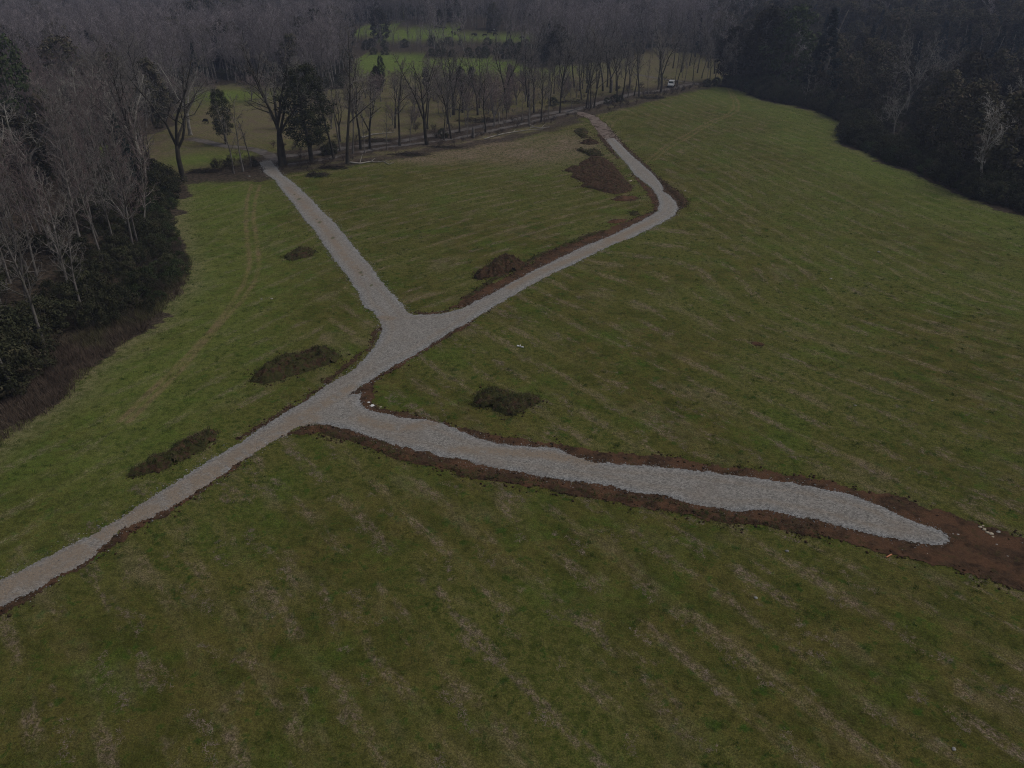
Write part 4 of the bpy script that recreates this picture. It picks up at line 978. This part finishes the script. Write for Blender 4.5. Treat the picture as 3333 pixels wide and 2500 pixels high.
stick_heap('heap of brush at the far corner of the right field', 2375, 283, 4.5, 2.0, 1.6, 220, 9)
stick_heap('pale brushwood on the left side of the bare yard', 660, 560, 3.5, 1.5, 1.0, 160, 10)
for px, py, s_ in [(2000, 332, .7), (2020, 330, .6), (1975, 338, .6), (2300, 282, .8), (2330, 280, .9), (1800, 345, .8), (1440, 448, .7), (1080, 500, .8), (1060, 505, .7), (830, 542, .45), (745, 540, .5), (700, 545, .45)]:
    plant('shrub', *at(px, py), s_, 'small dark bush at the foot of the roadside trees', 'bush', 'small bushes below the roadside trees', 'bush')

def fallen(label, crop, pts, r, mat, branches=(), name='fallen_branch'):
    w = P(crop, pts); mb = MB(); q = [Vector((x, y, gh(x, y) + r * 1.2)) for x, y in w]; o_ = q[0].copy()
    q = [p - o_ for p in q]
    mb.tube(q, [r * (1 - .6 * i / (len(q) - 1)) for i in range(len(q))], 7)
    for i, d, L in branches:
        d = Vector(d).normalized(); mb.tube([q[i], q[i] + d * L * .5 + Vector((0, 0, .1)), q[i] + d * L], [r * .5, r * .35, r * .12], 5)
    return tag(link(name, mb.mesh(name, mat, True), None, o_), label, 'branch')
fallen('long pale bare branch lying on the grass edge, right of the root heap', 'Z2', [(830, 1465), (980, 1482), (1150, 1452), (1200, 1462), (1320, 1450), (1400, 1495)], .17, M['twig_pale'], [(1, (.3, .5, .9), 2.2), (4, (.8, -.6, .1), 2.0), (2, (.5, .9, .3), 1.4), (5, (.9, .3, .2), 1.2), (3, (1, -.5, .1), 1.5)])
fallen('long thin fallen trunk at the field edge, left of the upper road end', 'Z3', [(790, 1350), (900, 1315), (1050, 1275), (1200, 1250), (1450, 1215), (1640, 1205)], .18, M['bark_pale'], [(0, (-.8, -.4, .3), 1.5), (3, (.4, .8, .3), 1.6)])
fallen('pale fallen log beyond the track, behind the snag', 'Z2', [(1000, 1112), (1150, 1065), (1300, 1050), (1480, 1032)], .2, M['bark_pale'], [(2, (.2, .8, .3), 1.5)])
fallen('grey pale branches in a pile at the field edge, right of the long thin trunk', 'Z3', [(1440, 1190), (1500, 1180), (1600, 1190), (1720, 1175)], .16, M['twig_pale'], [(0, (.7, .5, .3), 2), (1, (-.7, .6, .3), 2), (2, (.6, .8, .4), 2)])
fallen('long dark branch lying beyond the track near the heap of branches', 'Z3', [(330, 920), (450, 930), (600, 910), (740, 955)], .2, M['bark'], [(2, (.3, .9, .3), 2)])

fallen('pale dead branches sticking out of the bushes at the lower end of the right wood', 'R4', [(2030, 1330), (1960, 1345), (1880, 1372), (1800, 1400)], .15, M['bark_pale'], [(0, (-.8, .2, .6), 3.5), (1, (-.6, .4, .9), 4.0), (1, (-.9, -.2, .5), 3.5), (0, (-.3, .5, 1), 5.0), (2, (-.8, .1, .3), 2.5)])
# cut wooden posts beside the near track
for i, (px, py, h, lab) in enumerate([(1540, 449, 2.6, 'dark thick broken trunk stump beside the near track'), (1574, 420, 1.3, 'short dark post leaning beside the track'), (1624, 402, 3.0, 'pale upright post beside the far track'), (1722, 408, 9.5, 'tall dark branchless pole among the roadside trees'), (1989, 300, 4.0, 'dark thick broken trunk behind the track'), (2255, 277, 1.4, 'short dark post at the track bend beyond the white van')]):
    x, y = at(px, py); mb = MB(); r_ = [.4, .16, .16, .17, .45, .13][i]
    mb.tube([(0, 0, -.2), (.02, 0, h * .4), (.05, .03, h * .8), (.08, .02, h)], [r_ * 1.15, r_, r_ * .85, r_ * .6], 8)
    tag(link('wooden_post', mb.mesh('wooden_post', M['bark_pale'] if i == 2 else M['bark'], True), None, (x, y, gh(x, y))), lab, 'post')

# ---------------------------------------------------------------- the far wood and the undergrowth (masses nobody could count)
def gn_scatter(name, pts, scl, rot, meshes, label=None):
    """one object: tree meshes set on points"""
    col_ = bpy.data.collections.new(name + '_kinds')
    for i, me in enumerate(meshes):
        col_.objects.link(bpy.data.objects.new(f'{name}_kind', me))
    me = bpy.data.meshes.new(name); me.vertices.add(len(pts)); me.vertices.foreach_set('co', np.asarray(pts, np.float32).ravel())
    put_attr(me, 'scl', 'FLOAT_VECTOR', scl); put_attr(me, 'rot', 'FLOAT_VECTOR', rot)
    a = me.attributes.new('pick', 'INT', 'POINT'); a.data.foreach_set('value', np.random.default_rng(3).integers(0, len(meshes), len(pts)).astype(np.int32))
    o = link(name, me); tag(o, kind='stuff')
    ng = bpy.data.node_groups.new(name, 'GeometryNodeTree')
    ng.interface.new_socket('Geometry', in_out='INPUT', socket_type='NodeSocketGeometry'); ng.interface.new_socket('Geometry', in_out='OUTPUT', socket_type='NodeSocketGeometry')
    gi, go = ng.nodes.new('NodeGroupInput'), ng.nodes.new('NodeGroupOutput')
    ip = ng.nodes.new('GeometryNodeInstanceOnPoints'); ci = ng.nodes.new('GeometryNodeCollectionInfo')
    ci.inputs['Collection'].default_value = col_; ci.inputs['Separate Children'].default_value = True; ci.inputs['Reset Children'].default_value = True
    def na(n, t):
        x = ng.nodes.new('GeometryNodeInputNamedAttribute'); x.data_type = t; x.inputs['Name'].default_value = n
        return x.outputs['Attribute']
    ng.links.new(gi.outputs[0], ip.inputs['Points']); ng.links.new(ci.outputs[0], ip.inputs['Instance'])
    ip.inputs['Pick Instance'].default_value = True
    ng.links.new(na('pick', 'INT'), ip.inputs['Instance Index']); ng.links.new(na('scl', 'FLOAT_VECTOR'), ip.inputs['Scale'])
    er = ng.nodes.new('FunctionNodeEulerToRotation'); ng.links.new(na('rot', 'FLOAT_VECTOR'), er.inputs[0]); ng.links.new(er.outputs[0], ip.inputs['Rotation'])
    ng.links.new(ip.outputs[0], go.inputs[0])
    md = o.modifiers.new('trees', 'NODES'); md.node_group = ng
    return o

def jitter_grid(x0, x1, y0, y1, st, seed):
    r_ = np.random.default_rng(seed)
    gx_, gy_ = np.meshgrid(np.arange(x0, x1, st), np.arange(y0, y1, st))
    return gx_.ravel() + r_.uniform(-.42, .42, gx_.size) * st, gy_.ravel() + r_.uniform(-.42, .42, gy_.size) * st
PL = np.array(placed)
def clear_of(x, y, d):
    k = np.ones(x.shape, bool)
    for p in PL: k &= (x - p[0]) ** 2 + (y - p[1]) ** 2 > d * d
    return k
OD = [np.array(p) for p in OPEN]
LN, RN = np.array(left_near), np.array(right_near)
fxs, fys = [], []
for (y0, y1, st, sd) in [(60, 420, 4.6, 31), (420, 760, 6.0, 32), (760, 1500, 10.0, 33)]:
    x_, y_ = jitter_grid(-.78 * y1 - 40, .78 * y1 + 40, y0, y1, st, sd)
    k = (np.abs(x_) < .74 * y_ + 45) & outside_open(x_, y_)
    if y0 < 400: k &= ~inside(x_, y_, RN) & ~(inside(x_, y_, LN) & (y_ < 110))
    x_, y_ = x_[k], y_[k]
    if y0 < 700:
        k = clear_of(x_, y_, 2.6) & ~before_evergreen(x_, y_)
        for p in OD[1:4]: k &= pdist(x_, y_, p) > 2.5
        k &= pdist(x_, y_, OD[0]) > 6
        x_, y_ = x_[k], y_[k]
    fxs.append(x_); fys.append(y_)
fx_, fy_ = np.concatenate(fxs), np.concatenate(fys)
r_ = np.random.default_rng(8)
evn = fbm(fx_ * .012, fy_ * .012, 500)
right = (fx_ > 80 + .12 * (fy_ - 200)) & (fx_ > .20 * fy_)
is_ev = np.where(right, r_.random(fx_.size) < .93, (evn > .66) & (np.abs(fx_ + 20) > 60 + .0 * fx_) & (r_.random(fx_.size) < .7) | (r_.random(fx_.size) < .05))
far_hill = (fy_ > 1000) & (evn > .5); is_ev |= far_hill
def setup(m_, lo, hi, tilt=.05):
    n = int(m_.sum()); s = r_.uniform(lo, hi, n)
    w = s * r_.uniform(.9, 1.2, n)
    pts_ = np.stack([fx_[m_], fy_[m_], ground_h(fx_[m_], fy_[m_])], 1)
    return pts_, np.stack([w, w, s], 1), np.stack([r_.normal(0, tilt, n), r_.normal(0, tilt, n), r_.uniform(0, 6.28, n)], 1)
fb = ~is_ev
near_b = fb & (fy_ < 250) & (fx_ < 0); redz = near_b & (fbm(fx_ * .02 + 5, fy_ * .02, 510) > .42)
thin_ = r_.random(fx_.size) < .8
gn_scatter('red_twigged_wood', *setup(redz & thin_, .85, 1.2), [joined('alder', i) for i in range(4)])
gn_scatter('grey_twigged_wood', *setup(near_b & ~redz & thin_, .85, 1.2), [joined('alder_grey', i) for i in range(3)] + [joined('row', 0)])
gn_scatter('bare_forest', *setup(fb & ~near_b, .74, 1.2), [joined('far', i) for i in range(3)] + [joined('farpole', i) for i in range(3)])
cv = is_ev & (r_.random(fx_.size) < .3)
gn_scatter('evergreen_forest', *setup(is_ev & ~cv, .8, 1.15), [joined('ever', i) for i in range(5)])
gn_scatter('conifer_forest', *setup(cv, .75, 1.0), [joined('conifer', i) for i in range(3)])
# undergrowth under the woods
strip = P('S', left_edge[4:]) + P('S', [(-250, 1380), (0, 1290), (110, 1180), (230, 1110), (400, 1015), (540, 930), (600, 830)])
ux, uy = jitter_grid(-300, 330, 40, 430, 3.4, 41)
k = (np.abs(ux) < .74 * uy + 40) & outside_open(ux, uy) & (pdist(ux, uy, OD[0]) > 2.2) & (pdist(ux, uy, OD[1]) > 1.5) & (fbm(ux * .06, uy * .06, 600) > .36) & ~inside(ux, uy, np.array(strip))
fx_, fy_ = ux[k], uy[k]
gn_scatter('undergrowth', *setup(np.ones(fx_.size, bool), .45, 1.0), [joined('shrub', i) for i in range(4)] + [joined('brush', 0), joined('brush', 1)])

# brushwood below the roadside trees
bx_, by_ = jitter_grid(-75, 75, 150, 320, 2.6, 44)
lf_, ln_ = pdist(bx_, by_, lane_far, False), pdist(bx_, by_, lane_near, False)
k = ((lf_ < 11) | (ln_ < 6)) & (lf_ > 2.2) & (ln_ > 1.8) & (pdist(bx_, by_, lane_back, False) > 2.2) & (pdist(bx_, by_, lane_left, False) > 2.2) & ~inside(bx_, by_, gr_d) & (fbm(bx_ * .12, by_ * .12, 610) > .47)
k &= ~inside(bx_, by_, OD[0]) | (pdist(bx_, by_, P('S', row_edge), False) < 1.5)
fx_, fy_ = bx_[k], by_[k]
gn_scatter('brushwood', *setup(np.ones(fx_.size, bool), .22, .65), [joined('brush', 0), joined('brush', 1)])
# ---------------------------------------------------------------- weeds and grass
def blades(name, x, y, zf, n, hmin, hmax, wid, spread, mat, seed):
    r_ = np.random.default_rng(seed); N_ = len(x)
    bx = np.repeat(x, n) + r_.normal(0, spread, N_ * n); by = np.repeat(y, n) + r_.normal(0, spread, N_ * n)
    bz = zf(bx, by) - .02
    h = r_.uniform(hmin, hmax, N_ * n) * np.repeat(r_.uniform(.6, 1.3, N_), n); a = r_.uniform(0, 6.2832, N_ * n); l = r_.uniform(.2, 1.1, N_ * n) * h if hmax > .08 else r_.uniform(.08, .30, N_ * n)
    w = wid * r_.uniform(.5, 1.4, N_ * n)
    ca, sa = np.cos(a), np.sin(a)
    p0 = np.stack([bx - sa * w, by + ca * w, bz], 1); p1 = np.stack([bx + sa * w, by - ca * w, bz], 1)
    p2 = np.stack([bx + ca * l, by + sa * l, bz + h], 1)
    v = np.stack([p0, p1, p2], 1).reshape(-1, 3)
    me = np_mesh(name, v, np.arange(len(v)).reshape(-1, 3), [mat])
    put_attr(me, 'tint', 'FLOAT', np.repeat(np.repeat(r_.random(N_), n) * .6 + r_.random(N_ * n) * .4, 3))
    return tag(link(name, me), kind='stuff')
# brown weeds between the left wood and the grass
wx_, wy_ = jitter_grid(-95, -25, 40, 130, .55, 51)
k = inside(wx_ + .6 * (vnoise(wx_ * .6, wy_ * .6, 3) - .5), wy_ + 1.2 * (vnoise(wx_ * .5, wy_ * .5, 4) - .5), strip)
blades('weeds', wx_[k], wy_[k], ground_h, 16, .35, 1.1, .025, .28, M['weed'], 52)

m, nt, b = new_mat('grass'); N = NT(nt)
t_ = N.attr('tint').outputs['Fac']
c = N.mix(N.step(t_, .2, .75), (.042, .062, .014), (.085, .092, .030)); c = N.mix(N.step(t_, .74, .93), c, (.20, .17, .085))
N.set(b.inputs['Base Color'], c); b.inputs['Roughness'].default_value = 1.0; b.inputs['Specular IOR Level'].default_value = .03
M['grass'] = m
def grass_area(y0, y1, st, seed, keepp, **kw):
    x_, y_ = jitter_grid(-.70 * y1 - 8, .70 * y1 + 8, y0, y1, st, seed)
    k = (np.abs(x_) < .72 * y_ + 8) & inside(x_, y_, OD[0]) & (np.random.default_rng(seed).random(x_.size) < keepp)
    x_, y_ = x_[k], y_[k]
    k = ~inside(x_, y_, gr_d)
    for p in no_grass: k &= ~inside(x_, y_, p)
    return blades('grass', x_[k], y_[k], ground_h, seed=seed + 1, mat=M['grass'], **kw)
grass_area(18, 62, .42, 61, .85, n=9, hmin=.03, hmax=.14, wid=.012, spread=.13)
grass_area(62, 125, .75, 63, .8, n=9, hmin=.04, hmax=.18, wid=.018, spread=.2)

grass_area(125, 250, 1.15, 65, .8, n=10, hmin=.05, hmax=.24, wid=.03, spread=.30)
# darker clumps of lush grass, and the hay left lying along the mown rows
r_ = np.random.default_rng(81)
cx_, cy_ = r_.uniform(-75, 95, 2600), 20 + 110 * r_.random(2600) ** 1.3
k = (np.abs(cx_) < .72 * cy_ + 6) & inside(cx_, cy_, OD[0]) & ~inside(cx_, cy_, gr_d)
for p in no_grass: k &= ~inside(cx_, cy_, p)
k &= fbm(cx_ * .06, cy_ * .06, 700) > .42
cx_, cy_ = cx_[k], cy_[k]; n_ = 7
ang = np.repeat(r_.uniform(0, 6.28, len(cx_)), n_); sz = np.repeat(r_.uniform(.12, .42, len(cx_)), n_)
qx = np.repeat(cx_, n_) + r_.normal(0, 1, len(ang)) * sz * np.cos(ang) + r_.normal(0, .12, len(ang)); qy = np.repeat(cy_, n_) + r_.normal(0, 1, len(ang)) * sz * np.sin(ang) + r_.normal(0, .12, len(ang))
M['lush'] = simple_mat('lush_grass', (.030, .066, .010), (.052, .090, .018), 2.0, obj=False)
blades('grass_clumps', qx, qy, ground_h, 9, .06, .20, .016, .10, M['lush'], 82)
hx, hy = [], []
hd = R(142); dv, nv = np.array([math.sin(hd), math.cos(hd)]), np.array([math.cos(hd), -math.sin(hd)])
for row in np.arange(-90, 150, 3.3):
    v = -130 + r_.uniform(0, 6)
    while v < 90:
        L = r_.uniform(.8, 4.5) * (1.6 if r_.random() < .2 else 1); u0 = row + r_.normal(0, .45)
        c0 = nv * u0 + dv * v
        den = vnoise(np.array([c0[0] * .05]), np.array([c0[1] * .05]), 720)[0]
        if den > .35:
            m_ = int(L * 9); t_ = r_.random(m_) * L
            wob = .3 * np.sin(t_ * 1.7 + v); w_ = r_.normal(0, .22, m_) + wob
            pts_ = c0[None] + dv[None] * t_[:, None] + nv[None] * w_[:, None]
            hx.append(pts_[:, 0]); hy.append(pts_[:, 1])
        v += L + r_.exponential(5.5)
hx, hy = np.concatenate(hx), np.concatenate(hy)
k = (hy > 20) & (hy < 150) & ~((hy > 88) & (hx > 12)) & (np.abs(hx) < .72 * hy + 6) & inside(hx, hy, OD[0]) & ~inside(hx, hy, gr_d) & ~inside(hx, hy, np.array(up_field)) & ~inside(hx, hy, np.array(lf_field)) & (r_.random(len(hx)) < .9)
for p in no_grass: k &= ~inside(hx, hy, p)
M['hay'] = simple_mat('hay', (.15, .115, .092), (.30, .235, .195), 1.5, obj=False, c3=(.22, .18, .10))
def hay_h(x, y): return ground_h(x, y) + .03
me_ = blades('hay', hx[k], hy[k], hay_h, 6, .015, .07, .014, .09, M['hay'], 83)
# stones thrown along the road edges
oct_v = np.array([(1, 0, 0), (-1, 0, 0), (0, 1, 0), (0, -1, 0), (0, 0, 1), (0, 0, -1)], float)
oct_f = np.array([(0, 2, 4), (2, 1, 4), (1, 3, 4), (3, 0, 4), (2, 0, 5), (1, 2, 5), (3, 1, 5), (0, 3, 5)])
def stones(name, x, y, z, smin, smax, mat, seed):
    r_ = np.random.default_rng(seed); n = len(x)
    s = smin + (smax - smin) * r_.random(n) ** 2.5
    v = oct_v[None] * r_.uniform(.6, 1.3, (n, 6, 1)) * s[:, None, None] * np.array([1, 1, .7])
    a = r_.uniform(0, 6.28, n); ca, sa = np.cos(a)[:, None], np.sin(a)[:, None]
    v = np.stack([v[..., 0] * ca - v[..., 1] * sa, v[..., 0] * sa + v[..., 1] * ca, v[..., 2]], -1) + np.stack([x, y, z + .3 * s], 1)[:, None]
    me = np_mesh(name, v.reshape(-1, 3), (oct_f[None] + 6 * np.arange(n)[:, None, None]).reshape(-1, 3), [mat])
    put_attr(me, 'tint', 'FLOAT', np.repeat(r_.random(n), 6))
    return tag(link(name, me), kind='stuff')
m, nt, b = new_mat('road_stone'); N = NT(nt); N.set(b.inputs['Base Color'], N.mix(N.attr('tint').outputs['Fac'], (.19, .185, .18), (.40, .39, .375))); M['road_stone'] = m
r_ = np.random.default_rng(71)
sel = gr_d[(gr_d[:, 1] < 190)]
e_ = sel[r_.integers(0, len(sel), 13000)] + r_.normal(0, .36, (13000, 2))
stones('gravel_stones', e_[:, 0], e_[:, 1], ground_h(e_[:, 0], e_[:, 1]) + .03, .02, .085, M['road_stone'], 72)
cl = np.concatenate(no_grass); cl = cl[r_.integers(0, len(cl), 9000)] + r_.normal(0, .42, (9000, 2)); cl = cl[~inside(cl[:, 0], cl[:, 1], gsub)]
stones('soil_clods', cl[:, 0], cl[:, 1], ground_h(cl[:, 0], cl[:, 1]) + .02, .03, .16, M['dirt_dark'], 74)
c_ = r_.uniform((-40, 38), (46, 110), (60000, 2)); c_ = c_[inside(c_[:, 0], c_[:, 1], gsub)][:9000]
stones('gravel_stones', c_[:, 0], c_[:, 1], gz(c_[:, 0], c_[:, 1]), .02, .06, M['road_stone'], 73)

# single stones and litter
def rock(label, px, py, s, mat, seed, name='stone', cat='stone', group=None, flat=.7):
    x, y = at(px, py); r_ = random.Random(seed); bm = bmesh.new(); bmesh.ops.create_icosphere(bm, subdivisions=2, radius=s)
    for v in bm.verts:
        k = 1 + .35 * (vnoise(np.array([v.co.x / s * 1.7 + seed]), np.array([v.co.y / s * 1.7 + v.co.z / s]), seed)[0] - .5); v.co = Vector((v.co.x * k * 1.2, v.co.y * k, v.co.z * k * flat))
    me = bpy.data.meshes.new(name); bm.to_mesh(me); bm.free(); me.materials.append(mat)
    return tag(link(name, me, None, (x, y, gh(x, y) + s * flat * .55)), label, cat, group)
rock('pale stone lying in the grass below the middle of the gravel spur', 2561, 1795, .13, M['stone'], 1)
rock('pale stone lying alone in the grass in the lower part of the field', 2459, 1947, .12, M['stone'], 2)
rock('pale stone half sunk in the grass at the lower right', 3104, 2439, .11, M['stone'], 3)
rock('small white stone in the grass at the bottom centre', 2050, 2045, .05, M['stone'], 4)
for i, (px, py, s) in enumerate([(3190, 1716, .13), (3203, 1724, .16), (3214, 1734, .14), (3225, 1738, .17), (3231, 1748, .1), (3199, 1712, .09)]):
    rock('tan rock in the small cluster on the bare earth right of the gravel end', px, py, s, M['stone_tan'], 10 + i, group='tan rocks right of the gravel end', flat=.5)
for i, (px, py, s) in enumerate([(3249, 1732, .14), (3244, 1773, .08), (3280, 1811, .07), (3118, 1740, .09), (3102, 1738, .06), (3327, 1768, .06), (3018, 1802, .05)]):
    rock('pale stone scattered on the bare red earth beyond the gravel end', px, py, s, M['stone'], 30 + i, group='loose stones on the bare earth', flat=.5)
for i, (px, py, s) in enumerate([(2860, 821, .22), (2704, 908, .18), (2783, 1320, .12), (885, 973, .16), (851, 974, .12), (3034, 1865 - 560, .1), (811, 575, .25), (2230, 622, .2)]):
    rock('small white stone in the mown grass', px, py, s, M['stone'], 50 + i, group='small white stones in the field', flat=.5)
rock('flat white slab on the red verge in the fork of the spur', 1211, 1321, .24, M['plastic_white'], 70, 'litter', 'litter', flat=.25)
rock('white scrap above the flat slab in the fork of the spur', 1200, 1310, .14, M['plastic_white'], 71, 'litter', 'litter', flat=.3)
rock('pinkish tile scrap right of the flat slab in the fork of the spur', 1239, 1325, .12, M['stone_tan'], 72, 'litter', 'litter', flat=.3)
rock('pale yellow scrap on the grass beside the dark soil spread', 2052, 590, .35, M['stone_tan'], 73, 'litter', 'litter', flat=.3)
# torn white bag in the field
x, y = at(1692, 1129); bm = bmesh.new()
ptsb = [(-.35, .18), (-.22, .22), (-.05, .10), (.02, .28), (.10, .30), (.08, .06), (.22, -.05), (.40, -.12), (.42, -.24), (.22, -.20), (.05, -.08), (-.12, .02), (-.33, .08)]
top = [bm.verts.new((a, c_2, .10 + .06 * math.sin(i * 2.1))) for i, (a, c_2) in enumerate(ptsb)]; bot = [bm.verts.new((a * 1.08, c_2 * 1.08, -.01)) for a, c_2 in ptsb]
bm.faces.new(top)
for i in range(len(ptsb)): bm.faces.new((top[i], bot[i], bot[(i + 1) % len(ptsb)], top[(i + 1) % len(ptsb)]))
me = bpy.data.meshes.new('plastic_bag'); bm.normal_update(); bm.to_mesh(me); bm.free(); me.materials.append(M['plastic_white'])
tag(link('plastic_bag', me, None, (x, y, gh(x, y) + .02)), 'torn white plastic bag lying in the open field', 'litter')
# short piece of orange pipe
x, y = at(2893, 1811); mb = MB()
seg = [(-.27, -.16, .06), (0, 0, .065), (.27, .16, .06)]
mb.tube(seg, [.055] * 3, 12, False); mb.tube(seg, [.045] * 3, 12, False)
o = link('pipe_piece', mb.mesh('pipe_piece', M['plastic_orange'], True), None, (x, y, gh(x, y))); tag(o, 'short piece of orange plastic pipe on the edge of the red earth', 'pipe')

# ---------------------------------------------------------------- van
def van(px, py, rz):
    x, y = at(px, py)
    root = bpy.data.objects.new('van', None); C.objects.link(root); root.location = (x, y, gh(x, y) + .03); root.rotation_euler = (0, 0, rz)
    tag(root, 'white van parked on the farm track at the far end of the tree row', 'van')
    paint = simple_mat('van_paint', (.50, .52, .54), (.56, .57, .58), 1, rough=.3, spec=.5); glass = simple_mat('van_glass', (.02, .025, .03), (.03, .035, .04), 1, rough=.1, spec=.6)
    rub = simple_mat('rubber', (.02, .02, .02), (.03, .03, .03), 3); rim = simple_mat('rim', (.4, .4, .4), (.5, .5, .5), 3, rough=.4, spec=.5); lamp = simple_mat('lamp_glass', (.6, .6, .58), (.7, .7, .68), 2, rough=.2, spec=.5); dk = simple_mat('bumper', (.05, .05, .05), (.07, .07, .07), 3)
    prof = [(-2.4, .35), (2.35, .35), (2.48, .55), (2.45, .95), (2.25, 1.15), (1.55, 1.30), (.95, 2.00), (.6, 2.12), (-2.2, 2.12), (-2.42, 1.9)]
    bm = bmesh.new(); sides = []
    for s, yy, k in ((0, -.95, 1), (1, .95, 1)):
        sides.append([bm.verts.new((a, yy * (1 - .10 * max(0, c - 1.1)), c)) for a, c in prof])
    n = len(prof)
    for i in range(n): bm.faces.new((sides[0][i], sides[0][(i + 1) % n], sides[1][(i + 1) % n], sides[1][i]))
    bm.faces.new(sides[0][::-1]); bm.faces.new(sides[1]); bmesh.ops.bevel(bm, geom=list(bm.edges), offset=.07, segments=2, affect='EDGES')
    bmesh.ops.recalc_face_normals(bm, faces=bm.faces)
    me = bpy.data.meshes.new('body'); bm.to_mesh(me); bm.free(); me.materials.append(paint); link('body', me, root)
    def box(name, c, s, mat, par=root, tilt=0):
        bm = bmesh.new(); bmesh.ops.create_cube(bm, size=1)
        for v in bm.verts: v.co = Vector((v.co.x * s[0], v.co.y * s[1], v.co.z * s[2]))
        bmesh.ops.bevel(bm, geom=list(bm.edges), offset=min(s) * .3, segments=2, affect='EDGES')
        bmesh.ops.rotate(bm, cent=(0, 0, 0), matrix=Matrix.Rotation(tilt, 3, 'Y'), verts=bm.verts); bmesh.ops.translate(bm, vec=c, verts=bm.verts)
        me = bpy.data.meshes.new(name); bm.to_mesh(me); bm.free(); me.materials.append(mat); return link(name, me, par)
    box('windscreen', (1.27, 0, 1.66), (.05, 1.5, .78), glass, tilt=-.71)
    for s in (-1, 1):
        box('side_window', (.45, s * .885, 1.66), (.9, .05, .55), glass); box('side_window', (-.75, s * .885, 1.66), (1.2, .05, .5), glass)
        box('headlight', (2.40, s * .72, .88), (.16, .3, .2), lamp); box('wing_mirror', (1.15, s * 1.08, 1.4), (.12, .22, .22), dk)
    box('rear_window', (-2.40, 0, 1.62), (.05, 1.4, .5), glass); box('bumper', (2.44, 0, .46), (.16, 1.8, .22), dk)
    for sx in (-1.55, 1.6):
        for s in (-1, 1):
            mb = MB(); mb.tube([(sx, s * .72, .33), (sx, s * .97, .33)], [.34, .34], 18, True); w = link('wheel', mb.mesh('wheel', rub), root)
            mb = MB(); mb.tube([(sx, s * .96, .33), (sx, s * .985, .33)], [.19, .18], 12, True); link('rim', mb.mesh('rim', rim), w)
    return root
van(2184, 283, R(-108))

# ---------------------------------------------------------------- cattle
def cow_mesh(mat):
    bones = [((0, 0, 1.05), .36), ((.55, 0, 1.08), .33), ((.85, 0, 1.05), .22), ((1.15, 0, .80), .15), ((1.35, 0, .50), .13), ((1.52, 0, .30), .08), ((-.55, 0, 1.08), .34), ((-.80, 0, 1.1), .16), ((-.95, 0, .8), .04), ((-.97, 0, .5), .05)]
    edges = [(0, 1), (1, 2), (2, 3), (3, 4), (4, 5), (0, 6), (6, 7), (7, 8), (8, 9)]
    for sx, par, kx in ((.55, 1, .05), (-.60, 6, -.08)):
        for s in (-1, 1):
            n = len(bones); bones += [((sx, s * .2, .78), .14), ((sx + kx, s * .2, .42), .075), ((sx, s * .2, .06), .065)]; edges += [(par, n), (n, n + 1), (n + 1, n + 2)]
    for s in (-1, 1):
        n = len(bones); bones += [((1.22, s * .22, .72), .035)]; edges += [(3, n)]
    me = bpy.data.meshes.new('cow'); me.from_pydata([b_[0] for b_ in bones], edges, []); o = bpy.data.objects.new('cow', me); C.objects.link(o)
    md = o.modifiers.new('skin', 'SKIN'); o.modifiers.new('sub', 'SUBSURF').levels = 1
    for v, (p, r) in zip(me.skin_vertices[0].data, bones): v.radius = (r, r)
    me.skin_vertices[0].data[0].use_root = True
    dg = bpy.context.evaluated_depsgraph_get(); out = bpy.data.meshes.new_from_object(o.evaluated_get(dg)); bpy.data.objects.remove(o)
    out.materials.clear(); out.materials.append(mat); out.name = 'cow'; return out
cm = cow_mesh(simple_mat('cow_coat', (.014, .012, .011), (.03, .024, .02), 2)); cw = cow_mesh(simple_mat('cow_coat_pale', (.45, .42, .38), (.6, .57, .52), 2))
for i, (cx_, cy_) in enumerate([(1160, 258), (1205, 268), (1230, 268), (1365, 285), (1303, 308), (1330, 318), (1495, 328), (1515, 328), (1600, 334), (1640, 292), (1660, 293), (1695, 294), (1635, 310), (1688, 324), (1815, 308), (1935, 356)]):
    x, y = P('Z5', [(cx_, cy_)])[0]
    o = link('cow', cm, None, (x, y, gh(x, y))); o.rotation_euler = (0, 0, rng.uniform(0, 6.28)); o.scale = (1.15,) * 3
    tag(o, 'dark cow grazing on the far green pasture', 'cow', 'dark cattle on the far green pasture')
x, y = P('Z5', [(1677, 291)])[0]; o = link('cow', cw, None, (x, y, gh(x, y))); o.rotation_euler = (0, 0, .4); tag(o, 'single pale cow among the dark cattle on the far pasture', 'cow')
x, y = at(672, 403); o = link('cow', cm, None, (x, y, gh(x, y))); o.rotation_euler = (0, 0, 2.6); tag(o, 'dark cow on the pasture behind the yard, above the gravel track', 'cow')

# ---------------------------------------------------------------- air
HAZE = 0.00032
if HAZE:
    bm = bmesh.new(); bmesh.ops.create_cube(bm, size=1)
    for v in bm.verts: v.co = Vector((v.co.x * 4600, 1150 + v.co.y * 3400, 30 + (v.co.z) * 140))
    me = bpy.data.meshes.new('haze'); bm.to_mesh(me); bm.free()
    hm = bpy.data.materials.new('haze'); hm.use_nodes = True; nt = hm.node_tree; nt.nodes.clear()
    pv = nt.nodes.new('ShaderNodeVolumePrincipled'); out = nt.nodes.new('ShaderNodeOutputMaterial'); nt.links.new(pv.outputs[0], out.inputs['Volume'])
    pv.inputs['Color'].default_value = (.62, .72, 1.0, 1); pv.inputs['Density'].default_value = HAZE; pv.inputs['Anisotropy'].default_value = .2
    me.materials.append(hm); tag(link('haze', me), kind='stuff')
